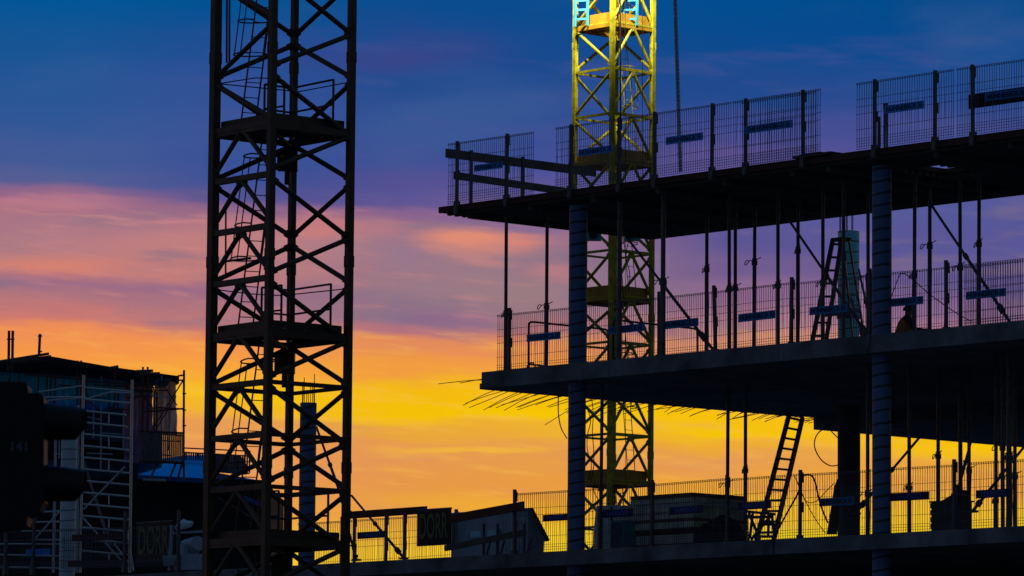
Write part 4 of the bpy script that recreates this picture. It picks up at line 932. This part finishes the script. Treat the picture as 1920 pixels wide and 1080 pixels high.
# ------------------------------------------------------------------ crouching worker
zb0 = ZM; wu = ua(1687, 3.0, 11.4); base = P(wu, 3.0, zb0)
fdir = (DU*.62+DV*.78).normalized(); rdir = Vector((fdir.y, -fdir.x, 0))   # facing away and to the right
wk = thing('person', 'crouching worker in an orange vest seen from behind at the right of the middle floor', 'person', base)
def J(r_, f_, z_): return rdir*r_+fdir*f_+UZ*z_
vs = []; rs = []; es = []
def jv(p, rad, par=None):
    vs.append(p); rs.append(rad); i = len(vs)-1
    if par is not None: es.append((par, i))
    return i
pel = jv(J(0,0,.27), (.15,.12)); 
w1 = jv(J(0,.05,.40), (.145,.115), pel); ch = jv(J(0,.11,.56), (.165,.12), w1); up_ = jv(J(0,.14,.68), (.13,.09), ch); nk = jv(J(0,.16,.75), (.055,.055), up_)
hd = jv(J(0,.19,.83), (.078,.085), nk); hd2 = jv(J(0,.20,.91), (.085,.095), hd); hd3 = jv(J(0,.20,.97), (.055,.06), hd2)
for sgn in (-1, 1):
    sh_ = jv(J(sgn*.17,.14,.66), (.065,.065), up_)
    if sgn > 0: el_ = jv(J(.34,.20,.46), (.045,.045), sh_); wr_ = jv(J(.40,.40,.43), (.03,.03), el_); pm = jv(J(.41,.48,.45), (.036,.02), wr_)
    else: el_ = jv(J(-.25,.30,.45), (.045,.045), sh_); wr_ = jv(J(-.12,.48,.38), (.03,.03), el_); pm = jv(J(-.08,.55,.36), (.036,.02), wr_)
    for k, (o_, ln) in enumerate(((-.030,.070),(-.010,.080),(.010,.075),(.030,.060))):
        b_ = vs[pm]; kn = jv(b_+rdir*o_+fdir*.03, (.010,.010), pm); m1 = jv(b_+rdir*o_*1.1+fdir*(.03+ln*.5)-UZ*.012, (.0085,.0085), kn); jv(b_+rdir*o_*1.1+fdir*(.03+ln*.85)-UZ*.035, (.007,.007), m1)
    b_ = vs[wr_].lerp(vs[pm], .4); th_ = jv(b_-rdir*sgn*.04+fdir*.02, (.011,.011), wr_); jv(b_-rdir*sgn*.055+fdir*.06-UZ*.01, (.008,.008), th_)
    hp_ = jv(J(sgn*.10,.02,.24), (.095,.095), pel); kn_ = jv(J(sgn*.15,.40,.13), (.065,.065), hp_); an_ = jv(J(sgn*.11,.02,.07), (.045,.045), kn_); jv(J(sgn*.11,-.10,.05), (.035,.04), an_)
me = bpy.data.meshes.new('body'); me.from_pydata(vs, es, []); body = bpy.data.objects.new('body', me); COL.objects.link(body); body.parent = wk
sk = body.modifiers.new('skin', 'SKIN'); 
for i, r_ in enumerate(rs): me.skin_vertices[0].data[i].radius = r_
me.skin_vertices[0].data[0].use_root = True
ss = body.modifiers.new('sub', 'SUBSURF'); ss.levels = 1; ss.render_levels = 2; me.materials.append(MAT['cloth_dark'])
# turn the grown surface into a plain mesh
dgm = bpy.data.meshes.new_from_object(body.evaluated_get(bpy.context.evaluated_depsgraph_get())); body.modifiers.clear(); body.data = dgm
dgm.materials.clear(); dgm.materials.append(MAT['cloth_dark']); dgm.materials.append(MAT['skin'])
for p in dgm.polygons:
    p.use_smooth = True; c = p.center; f_, z_ = c.dot(fdir), c.z
    if (z_ > .74) or (f_ > .43 and .3 < z_ < .6): p.material_index = 1
def loft(rings, n, name, m, parent, cap=True):
    s = MB(); vs_ = []
    for (c_, ax, ay, rx, ry) in rings:
        for i in range(n): an = 2*math.pi*i/n; vs_.append(c_+ax*(rx*math.cos(an))+ay*(ry*math.sin(an)))
    s.add(vs_, [(k*n+i, k*n+(i+1) % n, (k+1)*n+(i+1) % n, (k+1)*n+i) for k in range(len(rings)-1) for i in range(n)], True)
    if cap: s.add(vs_[:n], [tuple(range(n))]); s.add(vs_[-n:], [tuple(range(n))])
    return s.build(name, m, parent)
tors = [(.22,.0,.185,.15),(.32,.02,.185,.15),(.45,.07,.19,.155),(.58,.11,.20,.155),(.67,.135,.185,.13),(.715,.15,.12,.09),(.74,.155,.08,.07)]
loft([(base+J(0,f_,z_), rdir, fdir, a_, b_) for z_, f_, a_, b_ in tors], 24, 'vest', 'vest', wk)
loft([(base+J(0,.18+.02*t_,.84+.155*t_), rdir, fdir, .098*math.cos(t_*1.25)+.012, .108*math.cos(t_*1.25)+.012) for t_ in (0,.2,.45,.7,.88,1.0)], 20, 'hair', 'hair', wk)
fc = base+J(0,.285,.87)
s = MB(); s.add([fc+UZ*.02, fc+fdir*.025-UZ*.02, fc+rdir*.012-UZ*.022, fc-rdir*.012-UZ*.022], [(0,1,2),(0,3,1),(1,3,2),(0,2,3)]); s.build('nose', 'skin', wk)
for sgn in (-1, 1):
    s = MB(); s.cyl(fc+rdir*sgn*.032+UZ*.02-fdir*.006, fc+rdir*sgn*.032+UZ*.02+fdir*.003, .010, n=10); s.build('eye', 'hair', wk)
    s = MB(); s.cyl(base+J(sgn*.088,.19,.86), base+J(sgn*.104,.19,.865), .026, .02, n=10); s.build('ear', 'skin', wk)
s = MB(); s.bar(fc-rdir*.022-UZ*.045, fc+rdir*.022-UZ*.045, .008, .006); s.build('mouth', 'skin', wk)
